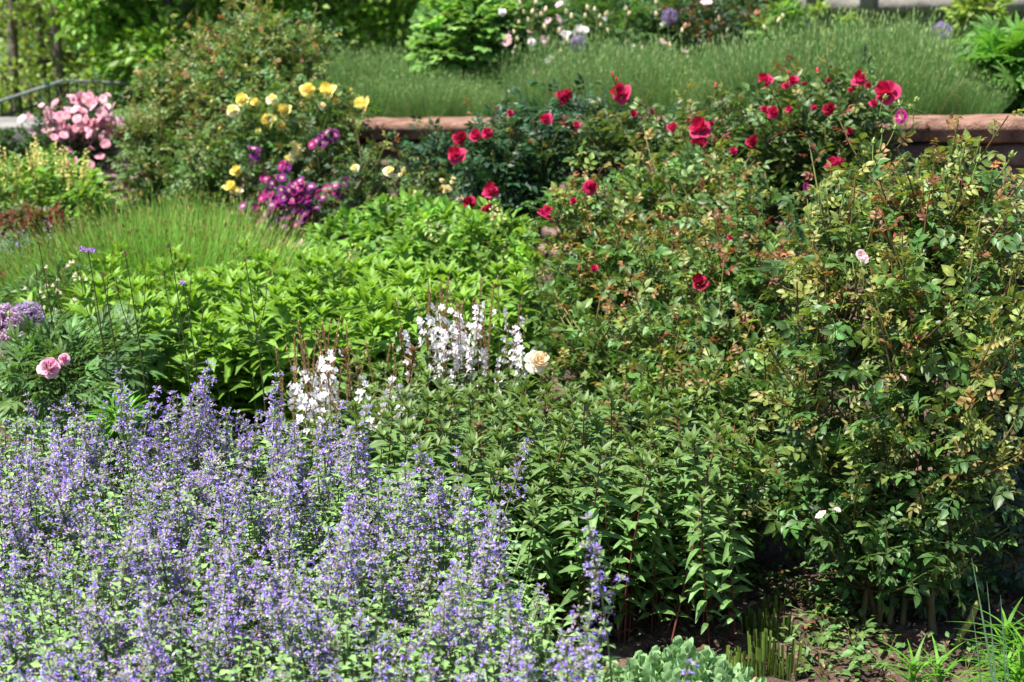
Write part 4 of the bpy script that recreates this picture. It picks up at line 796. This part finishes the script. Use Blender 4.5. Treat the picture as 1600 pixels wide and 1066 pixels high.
for i, (px, py, k, nl) in enumerate([(1290, 985, 1., 60), (1260, 1020, .9, 50), (1330, 1010, 1., 70), (1345, 960, 1.2, 80), (1310, 930, 1.1, 70), (1380, 1050, 1., 60), (1240, 940, .9, 50), (1200, 915, .9, 60), (1510, 1050, 1., 60), (1480, 960, 1., 70), (1360, 900, 1.2, 80), (1100, 955, .8, 40), (1530, 930, 1.2, 80), (1280, 1055, 1., 60), (1135, 930, .8, 40)]):
    p = G(px, py); root = thing('weed_seedling', 'small broad-leaved seedling on the bare soil under the front rose', 'seedling', p, 'low seedlings under the front rose'); g = Geo(); a = U(0, 6.28, nl); q = U(.02, .09 * k, nl); pos = np.stack([np.cos(a) * q, np.sin(a) * q, U(.005, .06 * k, nl)], -1)
    for j in range(0, nl, 6): tube(g, [(0, 0, 0), pos[j] * [.5, .5, .7], pos[j]], .0012, (.15, .14, .05), 3)
    d = np.stack([np.cos(a), np.sin(a), U(-.1, .6, nl)], -1) + rng.normal(0, .3, (nl, 3)); g.inst(leaf(.55, 3, .3, .3), frames(d, np.array([0, 0, 1.]) + rng.normal(0, .3, (nl, 3))), pos, U(.014, .034, nl), jit((.10, .19, .05), nl, .25)); obj('foliage', mesh('foliage', g, M['herb']), root)

# ---------------------------------------------------------------- terrace planting
def tz(x, y): return float(terr(np.array(float(x)), np.array(float(y))))
lobed = Geo()
for a, s in [(0, 1.), (.9, .85), (-.9, .85), (1.9, .6), (-1.9, .6)]: lobed.inst(leaf(.8, 3, .1, .25, .5, base=.5), frames(np.array([[math.sin(a), math.cos(a), 0.]]), np.array([[0, 0, 1.]])), np.array([[0, .35, 0]]), .55 * s, (1, 1, 1))
lobed.fin()
def tm(name, label, cat, px, D, ells, n, ls, c, c2=None, **k):
    x = (px - 800) / FPX * D; return mound(name, label, cat, px, D, ells, n, ls, .5, c, c2, bz=tz(x, D), **k)
tm('vine_shrub', 'pale green shrub with big lobed leaves behind the lavender', 'shrub', 730, 11.6, [(740, 50, 11.6, 75, 60, .4), (700, 85, 11.4, 45, 30, .25)], 1500, .125, (.22, .38, .11), (.15, .30, .07), tmplt=lobed, clump=False)
for i, (px, D, rx, lab) in enumerate([(830, 11.7, 70, 'peony bush crowded with round cream buds right beside the pale big-leaved shrub'), (960, 11.9, 90, 'peony bush carrying the largest white bloom, above a purple allium head'), (1080, 11.8, 60, 'peony bush behind the lavender beside the rusty-leaved rose')]):
    r_, b_ = tm('peony_plant', lab, 'peony', px + i * 0, D, [(px, 55, D, rx, 50, .4)], 520, .15, (.055, .12, .035), (.075, .16, .045), tmplt=PL, mat='herb', clump=False)
    k_ = [(26, 9), (16, 10), (12, 10)][i]
    for _ in range([9, 5, 3][i]): add_bloom(r_, b_, 'pale_pink' if U() < .6 else 'white_peony', px + U(-rx, rx) * .9, U(4, 80), U(8, 14), D - .45)
    for _ in range(k_[0]): add_bud(r_, b_, 'peony_bud', px + U(-rx, rx) * .95, U(5, 85), U(7, 10), D - .45)
    if i == 0:
        for b in [('white_peony', 888, 57, 17, D - .5), ('white_peony', 832, 68, 13, D - .5), ('pale_pink', 795, 62, 14, D - .5), ('pale_pink', 791, 66, 11, D - .5), ('white_peony', 857, 98, 17, D - .9), ('pale_pink', 836, 113, 12, D - .9)]: add_bloom(r_, b_, *b)
    if i == 1:
        for b in [('white_peony', 910, 53, 24, D - .5), ('white_peony', 905, 60, 18, D - .5), ('white_peony', 893, 55, 12, D - .5), ('pale_pink', 968, 110, 10, D - .9)]: add_bloom(r_, b_, *b)
x = (1140 - 800) / FPX * 11.5
rose_bush('shrub_rose', 'dark glossy rose with rusty young leaves behind the lavender', 'rose bush', 1140, 11.5, [(1130, 45, 11.5, 90, 60, .4), (1060, 30, 11.8, 50, 40, .3)], 150, ((.03, .06, .025), (.05, .08, .03), [(.22, .09, .03), (.26, .10, .03), (.12, .12, .03)]), .09, .035, .3, far=True, ncanes=6, fill=350, bz=tz(x, 11.5), blooms=[('pale_pink', 1104, 5, 17, 11.0)])
r_, b_ = tm('shrub', 'loose green bush with a few cream rosebuds left of the lattice', 'shrub', 1220, 11.3, [(1215, 60, 11.3, 45, 50, .3)], 1300, .06, (.10, .21, .04), (.14, .26, .05)); [add_bud(r_, b_, 'peony_bud', a, b, 9, 11.0) for a, b in [(1216, 34), (1222, 28), (1220, 60), (1195, 45)]]
lup = Geo()
for i in range(9): a = i * .698; lup.inst(leaf(.28, 3, .35, .35, .55), frames(np.array([[math.sin(a), math.cos(a), .15]]), np.array([[0, 0, 1.]])), np.array([[0, 0, 0]]), 1., (1, 1, 1))
lup.fin()
tm('lupin_plant', 'lush lupin with large fingered leaves at the right end of the lavender', 'lupin', 1580, 8.9, [(1570, 95, 8.9, 65, 50, .35), (1620, 110, 8.9, 60, 55, .35)], 190, .11, (.075, .20, .03), (.10, .24, .04), tmplt=lup, clump=False)
tm('shrub', 'yellow-green climber foliage hanging on the grey screen', 'climber', 1530, 11.9, [(1545, 25, 11.9, 45, 30, .25), (1300, 35, 11.9, 30, 28, .2), (1500, 35, 12, 20, 30, .1)], 900, .06, (.15, .25, .04), (.20, .28, .05))

# lattice screen with posts
sx0, sx1, sD = (1235 - 800) / FPX * 12.4, (1720 - 800) / FPX * 12.4, 12.4
root = thing('lattice_screen', 'weathered grey timber screen with diagonal lattice at the back right', 'screen', ((sx0 + sx1) / 2, sD, tz(sx0, sD))); bx_ = np.array(root.location); zr = P(1350, 8, sD)[2] - bx_[2]
for px in (1262, 1345, 1490, 1610):
    x = (px - 800) / FPX * sD - bx_[0]; g = Geo(); box(g, (x - .045, -.05, -.05), (x + .045, .05, 1.9)); obj('post', mesh('post', g, M['timber'], False), root)
for z in (zr, 1.8, .03):
    g = Geo(); box(g, (sx0 - bx_[0], -.03, z - .045), (sx1 - bx_[0], .03, z + .045)); obj('rail', mesh('rail', g, M['timber'], False), root)
g = Geo(); x = sx0 - bx_[0] - 2.
while x < sx1 - bx_[0]:
    for s, yy in ((1, -.008), (-1, .008)):
        for (z0, z1) in ((.08, zr - .045), (zr + .045, 1.755)):
            xa, xb = (x, x + s * (z1 - z0)); lo, hi = sx0 - bx_[0], sx1 - bx_[0]
            if min(xa, xb) < lo or max(xa, xb) > hi: continue
            dv = .012
            g.add([(xa - dv, yy, z0), (xa + dv, yy, z0), (xb + dv, yy, z1), (xb - dv, yy, z1), (xa - dv, yy + .007, z0), (xa + dv, yy + .007, z0), (xb + dv, yy + .007, z1), (xb - dv, yy + .007, z1)], [(0, 1, 2, 3), (7, 6, 5, 4), (0, 3, 7, 4), (1, 5, 6, 2)])
    x += .085
obj('lattice', mesh('lattice', g, M['timber'], False), root)

# handrail, grey slab, rocks on the left
rD = 14.0; a0, a1, a2 = P(-60, 178, rD - .6), P(100, 126, rD), P(205, 131, rD + .3)
root = thing('railing', 'black metal railing with grey handrail rising towards the trees', 'railing', (a1[0], a1[1], tz(a1[0], a1[1]))); b_ = np.array(root.location)
g = Geo(); tube(g, [a0 - b_, a1 - b_], .013, (1, 1, 1), 8); tube(g, [a1 - b_, a2 - b_], .011, (1, 1, 1), 8); obj('handrail', mesh('handrail', g, M['steel']), root)
g = Geo(); tube(g, [a0 - b_ - [0, 0, .11], a1 - b_ - [0, 0, .11], a2 - b_ - [0, 0, .11]], .009, (1, 1, 1), 6); obj('lower_rail', mesh('lower_rail', g, M['iron']), root)
for i in range(19):
    f = i / 18; p = (a0 + (a1 - a0) * f * 1.7) if f < .588 else (a1 + (a2 - a1) * (f - .588) / .412); th = .022 if i in (10, 18) else .008; g = Geo(); z0 = tz(p[0], p[1]) - .03; tube(g, [(p[0] - b_[0], p[1] - b_[1], z0 - b_[2]), p - b_ - [0, 0, .015]], th, (1, 1, 1), 6); obj('baluster', mesh('baluster', g, M['iron']), root)
root = thing('stone_slab', 'pale grey stone slab edging the end of the terrace', 'slab', P(15, 198, 11.75)); g = Geo(); box(g, (-.5, -.25, -.10), (.22, .3, .03)); o = obj('slab_body', mesh('slab_body', g, M['greystone'], False), root); md = o.modifiers.new('b', 'BEVEL'); md.width = .015; md.segments = 2
rk = Geo()
for i, (px, py, s) in enumerate([(165, 137, 16), (185, 145, 20), (205, 142, 22), (225, 143, 16), (172, 148, 14), (212, 128, 20), (192, 130, 16)]):
    D = 13.6 + .15 * i; g = lathe([(.02, -.4), (.42, -.3), (.5, .05), (.36, .32), (.02, .42)], 9); g.fin(); g.v[0] = g.v[0] * (1 + .18 * np.sin(g.v[0] * 9 + i)); k = s * D / FPX; p = P(px, py, D); g.v[0] = g.v[0] * k
    o = tag(obj('boulder', mesh('boulder', g, M['greystone' if i < 5 else 'coping']), None, (p[0], p[1], tz(p[0], p[1]) + k * .3)), 'grey boulder lying between the railing and the dark tree' if i < 5 else 'reddish boulder behind the grey ones, under the dark tree', 'boulder', 'grey boulders beyond the railing' if i < 5 else 'reddish boulders beyond the railing')
tm('low_hedge', 'low dark green hedge below the grey slab', 'hedge', 30, 11.2, [(20, 222, 11.2, 50, 18, .12), (55, 225, 11.2, 30, 15, .12)], 1200, .03, (.05, .11, .03)) if False else mound('low_hedge', 'low dark green hedge below the grey slab', 'hedge', 30, 11.2, [(15, 222, 11.2, 55, 20, .15), (60, 226, 11.2, 35, 16, .15)], 1600, .03, .5, (.05, .11, .03), shoots=8)

# ---------------------------------------------------------------- trees
def tree(px, D, H, crown, n, ls, c, c2, label, cat='tree', trunk=.07, group=None, name='tree', bark='bark', stems=1, low=.2):
    x = (px - 800) / FPX * D; z = tz(x, D); base = np.array([x, D, z]); root = thing(name, label, cat, base, group)
    g = Geo(); tips = []
    for s in range(stems):
        o = np.array([U(-.12, .12), U(-.1, .1), -.05]) * (stems > 1); top = o * 3 + np.array([U(-.2, .2), U(-.2, .2), H]); pts = bez(o, (o + top) / 2 + [U(-.1, .1), U(-.1, .1), 0], top, 10); tube(g, pts, np.linspace(trunk * 1.1, trunk * .25, 10), (1, 1, 1), 8)
        for k in range(16):
            f = low + (1 - low) * k / 16; st = np.array([np.interp(f, np.linspace(0, 1, 10), pts[:, j]) for j in range(3)]); a = k * 2.4 + U(-.3, .3); L_ = crown * U(.6, 1.) * (1.15 - .6 * abs(f - .5)); e = st + np.array([math.cos(a) * L_, math.sin(a) * L_, L_ * U(-.15, .45)]); bp = bez(st, (st + e) / 2 + [0, 0, .1], e, 6); tube(g, bp, np.linspace(trunk * .35, .006, 6), (1, 1, 1), 5); tips.append(bp)
            for j in range(3):
                s2 = bp[2 + j]; b = a + U(-1.2, 1.2); e2 = s2 + np.array([math.cos(b), math.sin(b), U(-.2, .4)]) * L_ * .45; bp2 = bez(s2, (s2 + e2) / 2 + [0, 0, .04], e2, 5); tube(g, bp2, .007, (1, 1, 1), 4); tips.append(bp2)
    obj('trunk', mesh('trunk', g, M[bark]), root)
    L = Geo(); tp = np.concatenate([t[2:] for t in tips]); nc = len(tp); pk = rng.integers(nc, size=n); off = rng.normal(0, 1, (n, 3)) * .13 * crown * [1, 1, .8]; pos = tp[pk] + off; sh = rng.normal(1, .15, (nc, 1))[pk].clip(.6, 1.4); k = U(0, 1, (n, 1))
    pos[:, 2] = np.maximum(pos[:, 2], .04); d = nrm(off + rng.normal(0, .08, (n, 3)) + [0, 0, -.03]); L.inst(leaf(.6, 2, .25, .3, .42), frames(d, nrm(np.array([0, 0, 1.]) + rng.normal(0, .5, (n, 3)))), pos, ls * U(.7, 1.2, n), jit(np.asarray(c) * k + np.asarray(c2) * (1 - k), n, .2) * sh)
    obj('crown', mesh('crown', L, M['far']), root); return root
dk, dk2 = (.050, .125, .020), (.10, .20, .025)
tree(305, 14.6, 3.2, .85, 30000, .075, (.10, .22, .022), (.16, .30, .03), 'dense broad tree with dark underside behind the coppery rose', trunk=.045, low=.04, stems=3)
tree(470, 15.6, 3.4, 1.2, 13000, .075, (.14, .27, .03), (.20, .34, .04), 'bright leafy tree behind the yellow rose', trunk=.06, low=.2, stems=2)
tree(590, 16.5, 3.8, 1.3, 9000, .09, (.08, .18, .02), (.13, .24, .025), 'shady tree above the dark gap left of the big-leaved shrub', trunk=.07, low=.3)
birch = [(155, 17.5), (75, 18.2), (20, 17.0), (125, 20.5), (40, 21.), (105, 17.), (-20, 19.), (185, 19.5)]
for i, (px, D) in enumerate(birch): tree(px, D, 4.6, .95, 5200, .06, (.20, .31, .05), (.28, .37, .07), 'slender light-leaved tree in the thicket beyond the railing', trunk=.055, group='slender trees beyond the railing', name='slender_tree', low=.12)
for i, (px, D) in enumerate([(700, 19.), (820, 17.5), (960, 19.), (1090, 18.), (1230, 18.5), (1370, 17.5), (1510, 18.5), (1640, 18.), (350, 19.5), (520, 20.)]): tree(px, D, 3.6, 1.3, 5200, .095, (.07, .15, .02), (.11, .20, .03), 'dark tree in the row behind the peonies', trunk=.07, group='dark trees behind the terrace', name='background_tree', low=.15)
g = Geo(); n = 60000; pos = np.stack([U(-14, 12, n), U(22, 27, n), U(0, 5.5, n)], -1); pos[:, 2] = pos[:, 2] * (.75 + .25 * np.sin(pos[:, 0] * 1.3)) + .3; bl = np.sin(pos[:, 0] * 2.1 + pos[:, 1]) * np.sin(pos[:, 2] * 2.7 + pos[:, 1] * 1.3)
g.inst(leaf(.6, 2), frames(rng.normal(0, 1, (n, 3)), rng.normal(0, 1, (n, 3)) + [0, 0, .8]), pos, U(.10, .2, n), jit((.10, .19, .03), n, .3) * (1 + .25 * bl[:, None])); tag(obj('far_woods', mesh('far_woods', g, M['far'])), 'distant mass of woodland foliage', 'woodland', kind='stuff')
